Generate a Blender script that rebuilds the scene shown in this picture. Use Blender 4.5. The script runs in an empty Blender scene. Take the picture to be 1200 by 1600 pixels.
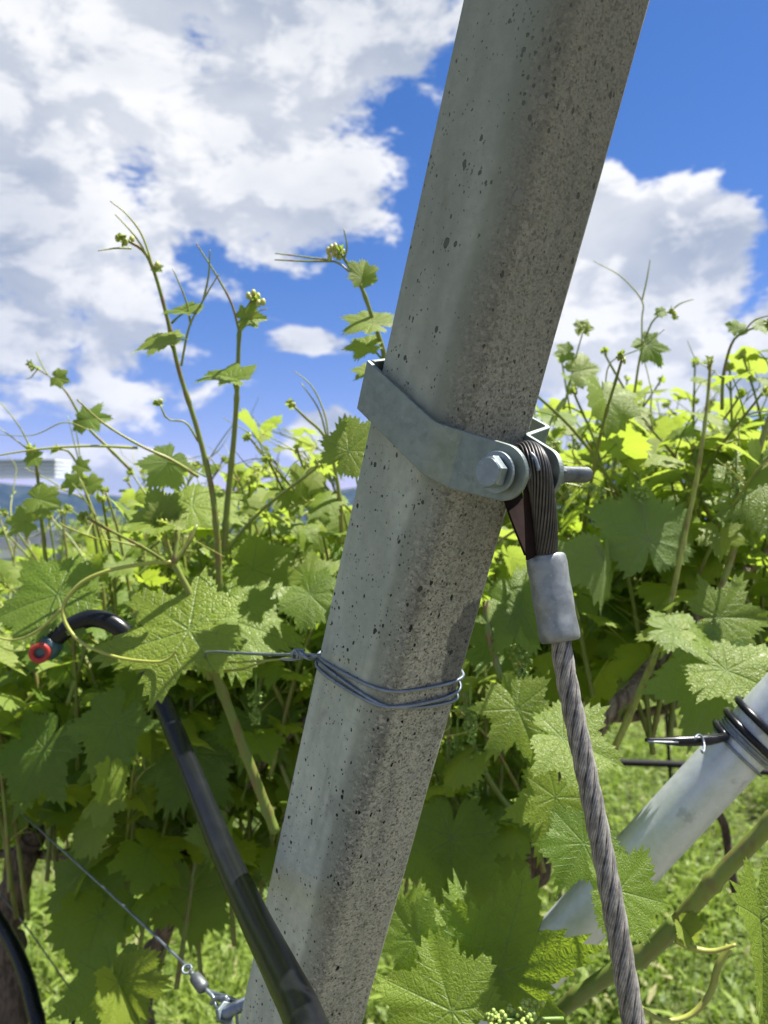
import bpy, math, random
import numpy as np
from mathutils import Vector, Matrix
R_ = math.radians
S = bpy.context.scene
# ------------------------------------------------------------------ camera
TILT = R_(1.5)
cam_d = bpy.data.cameras.new("camera"); cam = bpy.data.objects.new("camera", cam_d)
S.collection.objects.link(cam); S.camera = cam
cam.location = (0, 0, 1.4); cam.rotation_euler = (R_(90) + TILT, 0, 0)
cam_d.sensor_fit = 'VERTICAL'; cam_d.sensor_height = 36; cam_d.sensor_width = 27; cam_d.lens = 26.01
cam_d.clip_start = 0.02; cam_d.clip_end = 30000
cam_d.dof.use_dof = True; cam_d.dof.focus_distance = 0.43; cam_d.dof.aperture_fstop = 10.5
FPX = 26.01 / 36 * 1600
# ------------------------------------------------------------------ light
SUN = np.array([.40, .10, .91]); SUN = SUN / np.linalg.norm(SUN)      # towards the sun
SUN_EL = math.asin(SUN[2]); SUN_AZ = math.atan2(SUN[0], SUN[1])
S.view_settings.view_transform = 'Standard'; S.view_settings.look = 'None'
S.view_settings.gamma = 1; S.view_settings.exposure = 1.5
S.render.engine = 'CYCLES'
S.cycles.use_denoising = True
S.cycles.max_bounces = 8; S.cycles.transmission_bounces = 6; S.cycles.diffuse_bounces = 4
S.cycles.transparent_max_bounces = 6; S.cycles.volume_bounces = 0
S.cycles.sample_clamp_indirect = 6
sl = bpy.data.lights.new("sun", 'SUN'); sl.energy = 5.0; sl.angle = R_(.5); sl.color = (1, .95, .87)
so = bpy.data.objects.new("sun", sl); S.collection.objects.link(so)
so.rotation_euler = Vector(SUN.tolist()).to_track_quat('Z', 'Y').to_euler()

class NT:
    """tiny helper round a node tree"""
    def __init__(s, tree): s.t = tree
    def n(s, kind, **kw):
        nd = s.t.nodes.new(kind)
        for k, v in kw.items(): setattr(nd, k, v)
        return nd
    def put(s, sock, v):
        if v is None: return
        if isinstance(v, bpy.types.NodeSocket): s.t.links.new(v, sock)
        else:
            try: sock.default_value = v
            except Exception: sock.default_value = (v, v, v, 1)[:len(sock.default_value)] if isinstance(v, (int, float)) else (*v, 1)
    def m(s, op, a, b=None, c=None, clamp=False):
        nd = s.n('ShaderNodeMath', operation=op, use_clamp=clamp)
        for i, v in enumerate((a, b, c)): s.put(nd.inputs[i], v)
        return nd.outputs[0]
    def vm(s, op, a, b=None, scale=None):
        nd = s.n('ShaderNodeVectorMath', operation=op)
        s.put(nd.inputs[0], a); s.put(nd.inputs[1], b)
        if scale is not None: s.put(nd.inputs['Scale'], scale)
        return nd.outputs['Value' if op in ('LENGTH', 'DOT_PRODUCT', 'DISTANCE') else 'Vector']
    def mr(s, v, a, b, c=0., d=1., smooth=True):
        nd = s.n('ShaderNodeMapRange', interpolation_type='SMOOTHSTEP' if smooth else 'LINEAR')
        for i, x in enumerate((v, a, b, c, d)): s.put(nd.inputs[i], x)
        return nd.outputs[0]
    def noise(s, vec, scale, detail=4, rough=.55, dist=0, out=0):
        nd = s.n('ShaderNodeTexNoise'); s.put(nd.inputs['Vector'], vec)
        for k, v in (('Scale', scale), ('Detail', detail), ('Roughness', rough), ('Distortion', dist)): s.put(nd.inputs[k], v)
        return nd.outputs[out]
    def vor(s, vec, scale, feature='F1', out='Distance', rnd=1):
        nd = s.n('ShaderNodeTexVoronoi', feature=feature); s.put(nd.inputs['Vector'], vec); s.put(nd.inputs['Scale'], scale)
        s.put(nd.inputs['Randomness'], rnd)
        return nd.outputs[out]
    def mix(s, f, a, b, blend='MIX'):
        nd = s.n('ShaderNodeMix', data_type='RGBA', blend_type=blend)
        s.put(nd.inputs[0], f); s.put(nd.inputs[6], a); s.put(nd.inputs[7], b)
        return nd.outputs[2]
    def bump(s, h, strength=.5, dist=.001, normal=None):
        nd = s.n('ShaderNodeBump'); s.put(nd.inputs['Height'], h)
        nd.inputs['Strength'].default_value = strength; nd.inputs['Distance'].default_value = dist
        s.put(nd.inputs['Normal'], normal)
        return nd.outputs[0]

# ------------------------------------------------------------------ sky
W = bpy.data.worlds.new("World"); S.world = W; W.use_nodes = True
w = NT(W.node_tree); W.node_tree.nodes.clear()
sky = w.n('ShaderNodeTexSky', sky_type='NISHITA', sun_disc=False, sun_elevation=SUN_EL, sun_rotation=SUN_AZ)
sky.altitude = 400; sky.air_density = 1.0; sky.dust_density = .25; sky.ozone_density = 4.0
hs = w.n('ShaderNodeHueSaturation'); hs.inputs['Saturation'].default_value = 1.3; hs.inputs['Value'].default_value = 1.0
w.put(hs.inputs['Color'], sky.outputs[0])
bg = w.n('ShaderNodeBackground'); w.put(bg.inputs[0], w.mix(1., hs.outputs[0], (1.12, .70, .74), 'MULTIPLY')); bg.inputs[1].default_value = .070
dirv = w.n('ShaderNodeTexCoord').outputs['Generated']
stretch = w.vm('MULTIPLY', dirv, (1, 1, 1.9))
warp = w.vm('SCALE', w.vm('SUBTRACT', w.noise(stretch, 4, 3, .5, out=1), (.5, .5, .5)), scale=.12)
pv = w.vm('ADD', stretch, warp)
def raydir(px, py):
    x, u = (px - 600) / FPX, (800 - py) / FPX
    v = np.array([x, math.cos(TILT) - u * math.sin(TILT), math.sin(TILT) + u * math.cos(TILT)])
    return v / np.linalg.norm(v)
# where the clouds hang in the sky: (direction, angular half width, half height, weight)
blobs = [((250, 120), .44, .25, .80), ((60, 330), .27, .19, .75), ((420, 290), .22, .17, .7), ((560, 60), .13, .09, .45),
         ((-300, 250), .45, .40, .6), ((60, 520), .26, .075, .66), ((140, 620), .26, .06, .60), ((490, 535), .085, .030, .62), ((350, 440), .10, .04, .45),
         ((180, 735), .17, .045, .68), ((520, 690), .085, .055, .85), ((600, 360), .06, .05, .5),
         ((1060, 430), .135, .125, 1.05), ((930, 310), .045, .055, .8), ((1010, 600), .30, .12, .85), ((1250, 520), .15, .11, .8),
         ((930, 420), .10, .12, .8)]
dens = None
for (c, rx, rz, wt) in blobs:
    cd = raydir(*c)
    v = w.vm('MULTIPLY', w.vm('SUBTRACT', w.vm('ADD', dirv, w.vm('SCALE', warp, scale=.5)), tuple(cd)), (1 / rx, 1 / rx, 1 / rz))
    b = w.mr(w.vm('LENGTH', v), 1.25, .25, 0., wt)
    dens = b if dens is None else w.m('MAXIMUM', dens, b)
n1 = w.noise(pv, 6.0, 11, .62)
front = w.m('GREATER_THAN', w.vm('DOT_PRODUCT', dirv, tuple(raydir(600, 500))), .72)
back = w.mr(w.vm('DOT_PRODUCT', dirv, tuple(raydir(600, 500))), .80, .60, 0., .42)
dens = w.m('MAXIMUM', dens, back)
dd = w.m('ADD', dens, w.m('MULTIPLY', w.m('SUBTRACT', n1, .5), 2.0))
cov = w.mr(dd, .37, .58, 0., .98)
# relief of the billows: the same noise sampled a little towards the sun
n2 = w.noise(w.vm('ADD', pv, (.022, -.01, .06)), 6.0, 11, .62)
rel = w.mr(w.m('SUBTRACT', n1, n2), -.075, .085, 0., 1.)
rel2 = w.noise(w.vm('ADD', pv, (3, 1, 2)), 2.4, 4, .5)
lum = w.m('ADD', w.m('MULTIPLY', rel, .60), w.mr(rel2, .36, .62, -.08, .42))
thin = w.mr(dd, .35, 1.1, 0.22, 0.)
ccol = w.mix(w.m('ADD', lum, thin, clamp=True), (.285, .33, .40), (.70, .70, .69))
bgc = w.n('ShaderNodeBackground'); w.put(bgc.inputs[0], ccol); bgc.inputs[1].default_value = .535
mx = w.n('ShaderNodeMixShader'); w.put(mx.inputs[0], cov)
W.node_tree.links.new(bg.outputs[0], mx.inputs[1]); W.node_tree.links.new(bgc.outputs[0], mx.inputs[2])
wo = w.n('ShaderNodeOutputWorld'); W.node_tree.links.new(mx.outputs[0], wo.inputs[0])

# ------------------------------------------------------------------ helpers
CF = np.array([0, math.cos(TILT), math.sin(TILT)]); CU = np.array([0, -math.sin(TILT), math.cos(TILT)])
CR = np.array([1., 0, 0]); CO = np.array([0, 0, 1.4])
def at(px, py, d):
    return CO + CR * ((px - 600) / FPX * d) + CU * ((800 - py) / FPX * d) + CF * d
def proj(p):
    v = np.asarray(p) - CO; d = v @ CF
    return 600 + (v @ CR) / d * FPX, 800 - (v @ CU) / d * FPX, d
def cv(r, u, f): return CR * r + CU * u + CF * f
def nrm(v):
    v = np.asarray(v, float); return v / (np.linalg.norm(v) + 1e-12)
def smooth(pts, k=6):
    pts = np.asarray(pts, float)
    if len(pts) < 3: return np.array([pts[0] + (pts[-1] - pts[0]) * t for t in np.linspace(0, 1, k + 1)])
    P = np.vstack([2 * pts[0] - pts[1], pts, 2 * pts[-1] - pts[-2]]); out = []
    for i in range(1, len(P) - 2):
        for t in np.linspace(0, 1, k, endpoint=False):
            a, b, c, d = P[i - 1], P[i], P[i + 1], P[i + 2]
            out.append(.5 * (2 * b + (c - a) * t + (2 * a - 5 * b + 4 * c - d) * t * t + (3 * b - a - 3 * c + d) * t ** 3))
    out.append(P[-2]); return np.array(out)
def frames(pts):
    T = np.gradient(pts, axis=0); T /= np.linalg.norm(T, axis=1)[:, None] + 1e-12
    n0 = np.cross(T[0], [0, 0, 1.]);
    if np.linalg.norm(n0) < .1: n0 = np.cross(T[0], [1., 0, 0])
    N = [nrm(n0)]
    for i in range(1, len(pts)):
        N.append(nrm(N[-1] - T[i] * (N[-1] @ T[i])))
    N = np.array(N); return T, N, np.cross(T, N)

class MB:
    def __init__(s): s.v = []; s.l = []; s.f = []; s.uv = []; s.c = []; s.nv = 0
    def add(s, V, F, uv=None, col=(0, 0, 0)):
        """F: list of index arrays (k,3) or (k,4)"""
        V = np.asarray(V, float); s.v.append(V)
        s.c.append(np.tile(np.array([*col, 1.]), (len(V), 1)) if np.ndim(col) == 1 else np.asarray(col))
        for i, f in enumerate(F):
            f = np.asarray(f, int)
            if not len(f): continue
            s.l.append((f + s.nv).ravel()); s.f.append(np.full(len(f), f.shape[1]))
            s.uv.append(uv[i].reshape(-1, 2) if uv is not None else np.zeros((f.size, 2)))
        s.nv += len(V)
    def tube(s, pts, r, n=8, caps=True, col=(0, 0, 0), section=None):
        pts = np.asarray(pts, float); m = len(pts)
        r = np.full(m, r) if np.ndim(r) == 0 else np.interp(np.linspace(0, 1, m), np.linspace(0, 1, len(r)), r)
        T, N, B = frames(pts)
        a = np.linspace(0, 2 * np.pi, n, endpoint=False)
        V = (pts[:, None] + r[:, None, None] * (np.cos(a)[None, :, None] * N[:, None] + np.sin(a)[None, :, None] * B[:, None])).reshape(-1, 3)
        i = np.arange(m - 1)[:, None] * n; j = np.arange(n)[None]; k = (j + 1) % n
        Q = np.stack([i + j, i + k, i + n + k, i + n + j], -1).reshape(-1, 4)
        L = np.concatenate([[0], np.cumsum(np.linalg.norm(np.diff(pts, axis=0), axis=1))])
        li = np.repeat(np.arange(m - 1), n); ja = np.tile(np.arange(n), m - 1)
        uv = np.stack([np.stack([L[li], ja / n], -1), np.stack([L[li], (ja + 1) / n], -1), np.stack([L[li + 1], (ja + 1) / n], -1), np.stack([L[li + 1], ja / n], -1)], 1)
        F = [Q]; U = [uv]
        if caps:
            V = np.vstack([V, pts[0], pts[-1]]); c0, c1 = m * n, m * n + 1; jj = np.arange(n); kk = (jj + 1) % n
            t = np.vstack([np.stack([np.full(n, c0), kk, jj], -1), np.stack([np.full(n, c1), (m - 1) * n + jj, (m - 1) * n + kk], -1)])
            F.append(t); U.append(np.zeros((2 * n, 3, 2)))
        s.add(V, F, U, col)
    def poly(s, V, faces, col=(0, 0, 0)):
        off = s.nv; V = np.asarray(V, float); s.v.append(V); s.c.append(np.tile(np.array([*col, 1.]), (len(V), 1)))
        for f in faces:
            s.l.append(np.array(f) + off); s.f.append(np.array([len(f)])); s.uv.append(np.zeros((len(f), 2)))
        s.nv += len(V)
    def box(s, c, ax, ay, az, col=(0, 0, 0)):
        c = np.asarray(c, float); V = [c + i * np.asarray(ax) + j * np.asarray(ay) + k * np.asarray(az) for k in (-1, 1) for j in (-1, 1) for i in (-1, 1)]
        s.poly(V, [(0, 2, 3, 1), (4, 5, 7, 6), (0, 1, 5, 4), (2, 6, 7, 3), (0, 4, 6, 2), (1, 3, 7, 5)], col)
    def ball(s, c, r, n=8, m=5, col=(0, 0, 0), sc=(1, 1, 1)):
        th = np.linspace(0, np.pi, m + 1)[1:-1]; a = np.linspace(0, 2 * np.pi, n, endpoint=False)
        V = np.array([[np.sin(t) * np.cos(x), np.sin(t) * np.sin(x), np.cos(t)] for t in th for x in a] + [[0, 0, 1], [0, 0, -1]]) * r * np.array(sc) + c
        k = len(th); i = np.arange(k - 1)[:, None] * n; j = np.arange(n)[None]; q = (j + 1) % n
        Q = np.stack([i + j, i + n + j, i + n + q, i + q], -1).reshape(-1, 4); jj = np.arange(n); kk = (jj + 1) % n
        t = np.vstack([np.stack([np.full(n, k * n), jj, kk], -1), np.stack([np.full(n, k * n + 1), (k - 1) * n + kk, (k - 1) * n + jj], -1)])
        s.add(V, [Q, t], None, col)
    def prism(s, c, axis, up, r, n, half, col=(0, 0, 0), bev=0):
        """regular prism along axis with bevelled rims"""
        axis = nrm(axis); x = nrm(np.asarray(up) - axis * (np.asarray(up) @ axis)); y = np.cross(axis, x)
        a = np.arange(n) * 2 * np.pi / n; ring = [np.cos(t) * x + np.sin(t) * y for t in a]
        lv = [(-half, r - bev), (-half + bev, r), (half - bev, r), (half, r - bev)] if bev else [(-half, r), (half, r)]
        V = [np.asarray(c) + axis * h + q * rr for h, rr in lv for q in ring]; L = len(lv)
        F = [tuple(range(n - 1, -1, -1)), tuple(range((L - 1) * n, L * n))]
        for l in range(L - 1):
            for i in range(n): F.append((l * n + i, l * n + (i + 1) % n, (l + 1) * n + (i + 1) % n, (l + 1) * n + i))
        s.poly(V, F, col)
    def build(s, name, mat, parent=None, shade=True, origin=None, basis=None):
        V = np.vstack(s.v); Lp = np.concatenate(s.l).astype(np.int32); Fs = np.concatenate(s.f).astype(np.int32)
        if origin is not None: V = V - np.asarray(origin)
        if basis is not None: V = V @ np.asarray(basis).T     # rows = axes
        me = bpy.data.meshes.new(name)
        me.vertices.add(len(V)); me.vertices.foreach_set('co', V.astype(np.float32).ravel())
        me.loops.add(len(Lp)); me.loops.foreach_set('vertex_index', Lp)
        me.polygons.add(len(Fs)); me.polygons.foreach_set('loop_start', np.concatenate([[0], np.cumsum(Fs)[:-1]]).astype(np.int32))
        me.polygons.foreach_set('use_smooth', np.full(len(Fs), shade, bool))
        u = me.uv_layers.new(name='vein'); u.data.foreach_set('uv', np.vstack(s.uv).astype(np.float32).ravel())
        ca = me.attributes.new('var', 'FLOAT_COLOR', 'POINT'); ca.data.foreach_set('color', np.vstack(s.c).astype(np.float32).ravel())
        me.update(calc_edges=True); me.validate()
        me.materials.append(mat)
        o = bpy.data.objects.new(name, me); S.collection.objects.link(o)
        M = Matrix.Identity(4)
        if basis is not None: M = Matrix(np.asarray(basis).T.tolist()).to_4x4()
        if origin is not None: M.translation = Vector(np.asarray(origin).tolist())
        if parent is not None:
            o.parent = parent; o.matrix_parent_inverse = parent.matrix_basis.inverted()
        o.matrix_basis = M
        return o
def tag(o, label=None, cat=None, group=None, kind=None):
    for k, v in (('label', label), ('category', cat), ('group', group), ('kind', kind)):
        if v: o[k] = v
    return o
def empty(name, loc):
    o = bpy.data.objects.new(name, None); S.collection.objects.link(o); o.location = tuple(loc); o.empty_display_size = .05
    return o
def mat(name, f):
    m = bpy.data.materials.new(name); m.use_nodes = True; m.node_tree.nodes.clear(); k = NT(m.node_tree)
    sh = f(k); out = k.n('ShaderNodeOutputMaterial'); m.node_tree.links.new(sh, out.inputs[0]); return m
def principled(k, col, rough=.5, metal=0., spec=.5, normal=None, **kw):
    p = k.n('ShaderNodeBsdfPrincipled'); k.put(p.inputs['Base Color'], col); k.put(p.inputs['Roughness'], rough)
    k.put(p.inputs['Metallic'], metal); k.put(p.inputs['Specular IOR Level'], spec); k.put(p.inputs['Normal'], normal)
    for a, b in kw.items(): k.put(p.inputs[a.replace('_', ' ')], b)
    return p.outputs[0]
def ocoord(k): return k.n('ShaderNodeTexCoord').outputs['Object']

# ------------------------------------------------------------------ materials
def f_concrete(k):
    o = ocoord(k); sep = k.n('ShaderNodeSeparateXYZ'); k.put(sep.inputs[0], o); x = sep.outputs[0]
    big = k.noise(k.vm('MULTIPLY', o, (1, 1, .35)), 26, 4, .55)
    # left third smooth mould face, the rest exposed sandy aggregate
    rough = k.mr(k.m('ADD', x, k.m('MULTIPLY', k.m('SUBTRACT', big, .5), .018)), .033, .052)
    sand = k.vor(o, 900, out='Color'); sv = k.n('ShaderNodeSeparateColor'); k.put(sv.inputs[0], sand)
    grit = k.noise(o, 620, 5, .75)
    fine = k.noise(o, 150, 5, .65)
    smoothc = k.mix(k.mr(fine, .3, .7), (.375, .415, .350), (.465, .495, .415))
    smoothc = k.mix(k.mr(big, .35, .65), smoothc, k.mix(.5, smoothc, (.20, .235, .20)))
    sandc = k.mix(k.mr(grit, .30, .72), (.190, .188, .148), (.640, .635, .525))
    sandc = k.mix(k.mr(sv.outputs[0], .72, .95, 0., .55), sandc, (.46, .44, .39))
    sandc = k.mix(k.mr(sv.outputs[1], .86, .97, 0., .7), sandc, (.055, .05, .045))
    sandc = k.mix(k.mr(k.noise(k.vm('MULTIPLY', o, (1, 1, .25)), 34, 3, .5), .42, .66, 0., .55), sandc, k.mix(.45, sandc, (.13, .155, .13)))
    col = k.mix(rough, smoothc, sandc)
    mid = k.mr(k.m('ABSOLUTE', k.m('SUBTRACT', k.m('ADD', x, k.m('MULTIPLY', k.m('SUBTRACT', big, .5), .008)), .044)), .0135, .0075)
    col = k.mix(k.m('MULTIPLY', mid, .8), col, k.mix(.55, col, (.075, .092, .072)))
    g2 = k.n('ShaderNodeSeparateColor'); k.put(g2.inputs[0], k.vor(k.vm('ADD', o, k.vm('SCALE', k.noise(o, 400, 2, out=1), scale=.002)), 520, out='Color'))
    col = k.mix(k.m('MULTIPLY', rough, k.mr(g2.outputs[0], .80, .92, 0., .6)), col, (.50, .48, .40)); col = k.mix(k.m('MULTIPLY', rough, k.mr(g2.outputs[1], .86, .95, 0., .6)), col, (.10, .095, .08))
    # bigger pebbles set in the rough face
    wv = k.vm('ADD', o, k.vm('SCALE', k.noise(o, 140, 2, .5, out=1), scale=.004))
    pd = k.vor(wv, 95); pc = k.n('ShaderNodeSeparateColor'); k.put(pc.inputs[0], k.vor(wv, 95, out='Color'))
    peb = k.m('MULTIPLY', k.mr(pd, k.m('MULTIPLY', pc.outputs[1], .42), k.m('MULTIPLY', pc.outputs[1], .34)), k.m('GREATER_THAN', pc.outputs[0], .80))
    peb = k.m('MULTIPLY', peb, k.mr(rough, .3, .9))
    col = k.mix(k.m('MULTIPLY', peb, .75), col, k.mix(pc.outputs[2], (.30, .31, .28), (.44, .43, .38)))
    # air holes
    hv = k.vm('MULTIPLY', k.vm('ADD', o, k.vm('SCALE', k.noise(o, 300, 2, .5, out=1), scale=.002)), (1, 1, .62))
    clus = k.mr(k.noise(o, 38, 3, .6), .40, .60, .35, 1.15)
    def holes(sc, thr, size):
        d = k.vor(hv, sc); c = k.n('ShaderNodeSeparateColor'); k.put(c.inputs[0], k.vor(hv, sc, out='Color'))
        r = k.m('MULTIPLY', k.m('MULTIPLY', k.m('MULTIPLY', c.outputs[1], c.outputs[1]), size), clus)
        return k.m('MULTIPLY', k.mr(d, k.m('ADD', r, .05), r), k.m('GREATER_THAN', c.outputs[0], thr))
    h = k.m('MAXIMUM', holes(190, .80, .28), holes(380, .62, .38))
    h = k.m('MAXIMUM', h, k.m('MULTIPLY', holes(700, .70, .42), .75))
    col = k.mix(h, col, (.008, .008, .007))
    col = k.mix(k.mr(k.m('ADD', sep.outputs[2], k.m('MULTIPLY', k.m('SUBTRACT', big, .5), .25)), -.26, .18, 0., .66), col, k.mix(rough, (.140, .155, .125), (.150, .148, .118)))  # darker towards the top: stronger light low on the post put into colour
    # dirt streaks and a splash of lime
    st = k.noise(k.vm('MULTIPLY', o, (1, 1, .06)), 85, 4, .6)
    col = k.mix(k.mr(st, .52, .75, 0., .28), col, (.12, .135, .115))
    col = k.mix(k.mr(k.noise(k.vm('MULTIPLY', o, (1, 1, .5)), 60, 4, .6), .58, .72, 0., .35), col, (.135, .12, .09))
    ld = k.vm('LENGTH', k.vm('MULTIPLY', k.vm('SUBTRACT', o, (.058, .044, -.233)), (1, 1, .7)))
    lime = k.mr(k.m('ADD', ld, k.m('MULTIPLY', k.m('SUBTRACT', k.noise(o, 210, 4, .6), .5), .012)), .0055, .0035)
    col = k.mix(k.m('MULTIPLY', lime, .8), col, (.62, .64, .63))
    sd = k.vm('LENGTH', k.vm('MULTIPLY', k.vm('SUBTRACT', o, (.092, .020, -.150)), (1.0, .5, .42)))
    shadow_patch = k.mr(k.m('ADD', sd, k.m('MULTIPLY', k.m('SUBTRACT', k.noise(o, 60, 3, .6), .5), .012)), .0150, .0135)
    col = k.mix(k.m('MULTIPLY', shadow_patch, .60), col, (.050, .056, .062))  # cast shadow on the right edge, painted into the concrete colour
    hgt = k.m('SUBTRACT', k.m('ADD', k.m('MULTIPLY', k.m('MULTIPLY', grit, rough), .9), k.m('ADD', k.m('MULTIPLY', fine, .25), k.m('MULTIPLY', peb, .6))), k.m('MULTIPLY', h, 1.6))
    hgt = k.m('ADD', hgt, k.m('MULTIPLY', k.m('MULTIPLY', sv.outputs[2], rough), .35))
    return principled(k, col, k.mr(rough, 0, 1, .75, .92), spec=.3, normal=k.bump(hgt, .9, .0016))
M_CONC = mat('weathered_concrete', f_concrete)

def f_galv(base, dark, rough=.48, metal=.85):
    def f(k):
        o = ocoord(k); n = k.noise(o, 90, 5, .65); c = k.vor(k.vm('ADD', o, k.vm('SCALE', k.noise(o, 120, 2, out=1), scale=.004)), 260, out='Color')
        sc = k.n('ShaderNodeSeparateColor'); k.put(sc.inputs[0], c)
        v = k.m('ADD', k.m('MULTIPLY', k.mr(n, .3, .7), .7), k.m('MULTIPLY', sc.outputs[0], .3))
        col = k.mix(v, dark, base)
        sp = k.mr(k.noise(o, 420, 3, .6), .66, .74, 0., .6); col = k.mix(sp, col, tuple(min(1, x * 1.45) for x in base))
        col = k.mix(k.mr(k.noise(o, 38, 4, .6), .60, .70, 0., .45), col, tuple(x * .45 for x in dark))
        return principled(k, col, k.mr(n, .25, .75, rough - .07, rough + .12), metal, normal=k.bump(k.noise(o, 300, 4, .6), .25, .0004))
    return f
M_BAND = mat('galvanised_band', f_galv((.25, .295, .27), (.155, .19, .175), .52, .7))
M_BOLT = mat('galvanised_bolt', f_galv((.26, .31, .33), (.16, .20, .21), .42, .7))
M_THREAD = mat('threaded_steel', f_galv((.17, .19, .19), (.09, .10, .11), .5, .7))
M_FERR = mat('cast_aluminium_ferrule', f_galv((.30, .325, .325), (.17, .185, .188), .5, .7))
M_TUBE = mat('galvanised_tube', f_galv((.56, .60, .62), (.47, .51, .53), .42, .4))
M_WIRE = mat('galvanised_wire', f_galv((.26, .30, .34), (.15, .18, .21), .42, .8))
def f_rope(k):
    o = ocoord(k); n = k.noise(o, 160, 4, .6)
    a = k.n('ShaderNodeAttribute'); a.attribute_name = 'var'; g = k.n('ShaderNodeSeparateColor'); k.put(g.inputs[0], a.outputs[0])
    col = k.mix(k.mr(n, .3, .7), (.15, .142, .125), (.37, .35, .31))
    col = k.mix(k.m('MULTIPLY', g.outputs[0], .94), col, (.022, .022, .025))     # black loop, darker lay grooves
    return principled(k, col, .48, .35, normal=k.bump(n, .3, .0003))
M_ROPE = mat('weathered_wire_rope', f_rope)
M_THIMBLE = mat('dark_rusty_steel', lambda k: principled(k, k.mix(k.noise(ocoord(k), 120, 4, .6), (.010, .008, .008), (.030, .020, .018)), .9, .0, .02))
def f_pvc(k):
    o = ocoord(k); n = k.noise(o, 45, 4, .6)
    col = k.mix(k.mr(n, .4, .7), (.006, .007, .009), (.009, .010, .013))
    col = k.mix(k.mr(k.noise(o, 700, 2, .5), .70, .76, 0., .2), col, (.10, .10, .09))
    return principled(k, col, .27, spec=.28, normal=k.bump(k.noise(o, 260, 3, .6), .05, .0003))
M_PIPE = mat('black_polyethylene', f_pvc)
M_DULL = mat('dusty_black_pipe', lambda k: principled(k, (.012, .012, .014), .7, spec=.2))
M_RED = mat('red_plastic_ring', lambda k: principled(k, (.36, .028, .022), .5))
M_TEAL = mat('blue_black_coupling', lambda k: principled(k, k.mix(k.noise(ocoord(k), 60), (.02, .05, .07), (.05, .12, .15)), .35))

def f_leaf(k):
    uv = k.n('ShaderNodeUVMap', uv_map='vein').outputs[0]; s = k.n('ShaderNodeSeparateXYZ'); k.put(s.inputs[0], uv); p, q = s.outputs[0], s.outputs[1]
    a = k.n('ShaderNodeAttribute'); a.attribute_name = 'var'; g = k.n('ShaderNodeSeparateColor'); k.put(g.inputs[0], a.outputs[0])
    young, rnd, dull = g.outputs[0], g.outputs[1], g.outputs[2]
    rv = k.n('ShaderNodeCombineXYZ'); k.put(rv.inputs[0], p); k.put(rv.inputs[1], q); k.put(rv.inputs[2], k.m('MULTIPLY', rnd, 37))
    main = k.mr(q, .004, k.m('ADD', .010, k.m('MULTIPLY', k.m('SUBTRACT', 1., p), .012)), 1., 0.)
    wob = k.m('MULTIPLY', k.m('SUBTRACT', k.noise(rv.outputs[0], 5, 2), .5), .05)
    t = k.m('MULTIPLY', k.m('ADD', k.m('SUBTRACT', p, k.m('MULTIPLY', q, .85)), wob), 7.0)
    fr = k.m('ABSOLUTE', k.m('SUBTRACT', k.m('FRACT', t), .5))
    sec = k.m('MULTIPLY', k.mr(fr, .44, .5), k.mr(q, .45, .02, .3, 1.))
    ve = k.vor(rv.outputs[0], 17, 'DISTANCE_TO_EDGE'); ter = k.mr(ve, .02, .10, 1., 0.)
    ve2 = k.vor(rv.outputs[0], 38, 'DISTANCE_TO_EDGE')
    veins = k.m('MAXIMUM', main, k.m('MAXIMUM', k.m('MULTIPLY', sec, .7), k.m('MULTIPLY', ter, .22)))
    blot = k.noise(rv.outputs[0], 3.5, 4, .6)
    mature = k.mix(rnd, (.068, .138, .014), (.185, .255, .024))
    mature = k.mix(k.mr(blot, .35, .7, 0., .5), mature, (.150, .230, .030))
    yng = k.mix(rnd, (.190, .275, .030), (.250, .310, .045))
    top = k.mix(young, mature, yng)
    top = k.mix(k.m('MULTIPLY', veins, .42), top, (.21, .30, .11))
    sp = k.mr(k.noise(rv.outputs[0], 30, 3, .7), .70, .76, 0., .5); top = k.mix(sp, top, (.30, .30, .20))
    top = k.mix(k.mr(k.noise(rv.outputs[0], 5, 3, .6), .70, .78, 0., .5), top, (.16, .13, .04))
    under = k.mix(k.m('MULTIPLY', veins, .7), k.mix(young, (.150, .235, .072), (.24, .31, .07)), (.30, .37, .19))
    bf = k.n('ShaderNodeNewGeometry').outputs['Backfacing']
    col = k.mix(bf, top, under)
    hgt = k.m('SUBTRACT', k.m('ADD', k.m('MULTIPLY', k.mr(ve, 0, .35), .55), k.m('MULTIPLY', k.mr(ve2, 0, .3), .35)), k.m('ADD', k.m('MULTIPLY', main, .8), k.m('MULTIPLY', sec, 1.1)))
    nb = k.bump(hgt, .5, .001); nb.node.inputs['Distance'].default_value = .001; k.put(nb.node.inputs['Distance'], k.m('MULTIPLY', dull, .018))
    pr = principled(k, col, k.mix(bf, k.mr(k.noise(rv.outputs[0], 9, 2),   .3, .7, .34, .50), .75), spec=.42, normal=nb)
    tc = k.mix(young, k.mix(rnd, (.34, .52, .030), (.46, .60, .045)), (.33, .42, .06))
    tc = k.mix(k.m('MULTIPLY', veins, .55), tc, (.10, .20, .01))
    tr = k.n('ShaderNodeBsdfTranslucent'); k.put(tr.inputs[0], tc); k.put(tr.inputs[1], nb)
    ms = k.n('ShaderNodeMixShader'); k.put(ms.inputs[0], k.m('ADD', .46, k.m('MULTIPLY', young, .12)))
    k.t.links.new(pr, ms.inputs[1]); k.t.links.new(tr.outputs[0], ms.inputs[2]); return ms.outputs[0]
M_LEAF = mat('vine_leaf', f_leaf)
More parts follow.
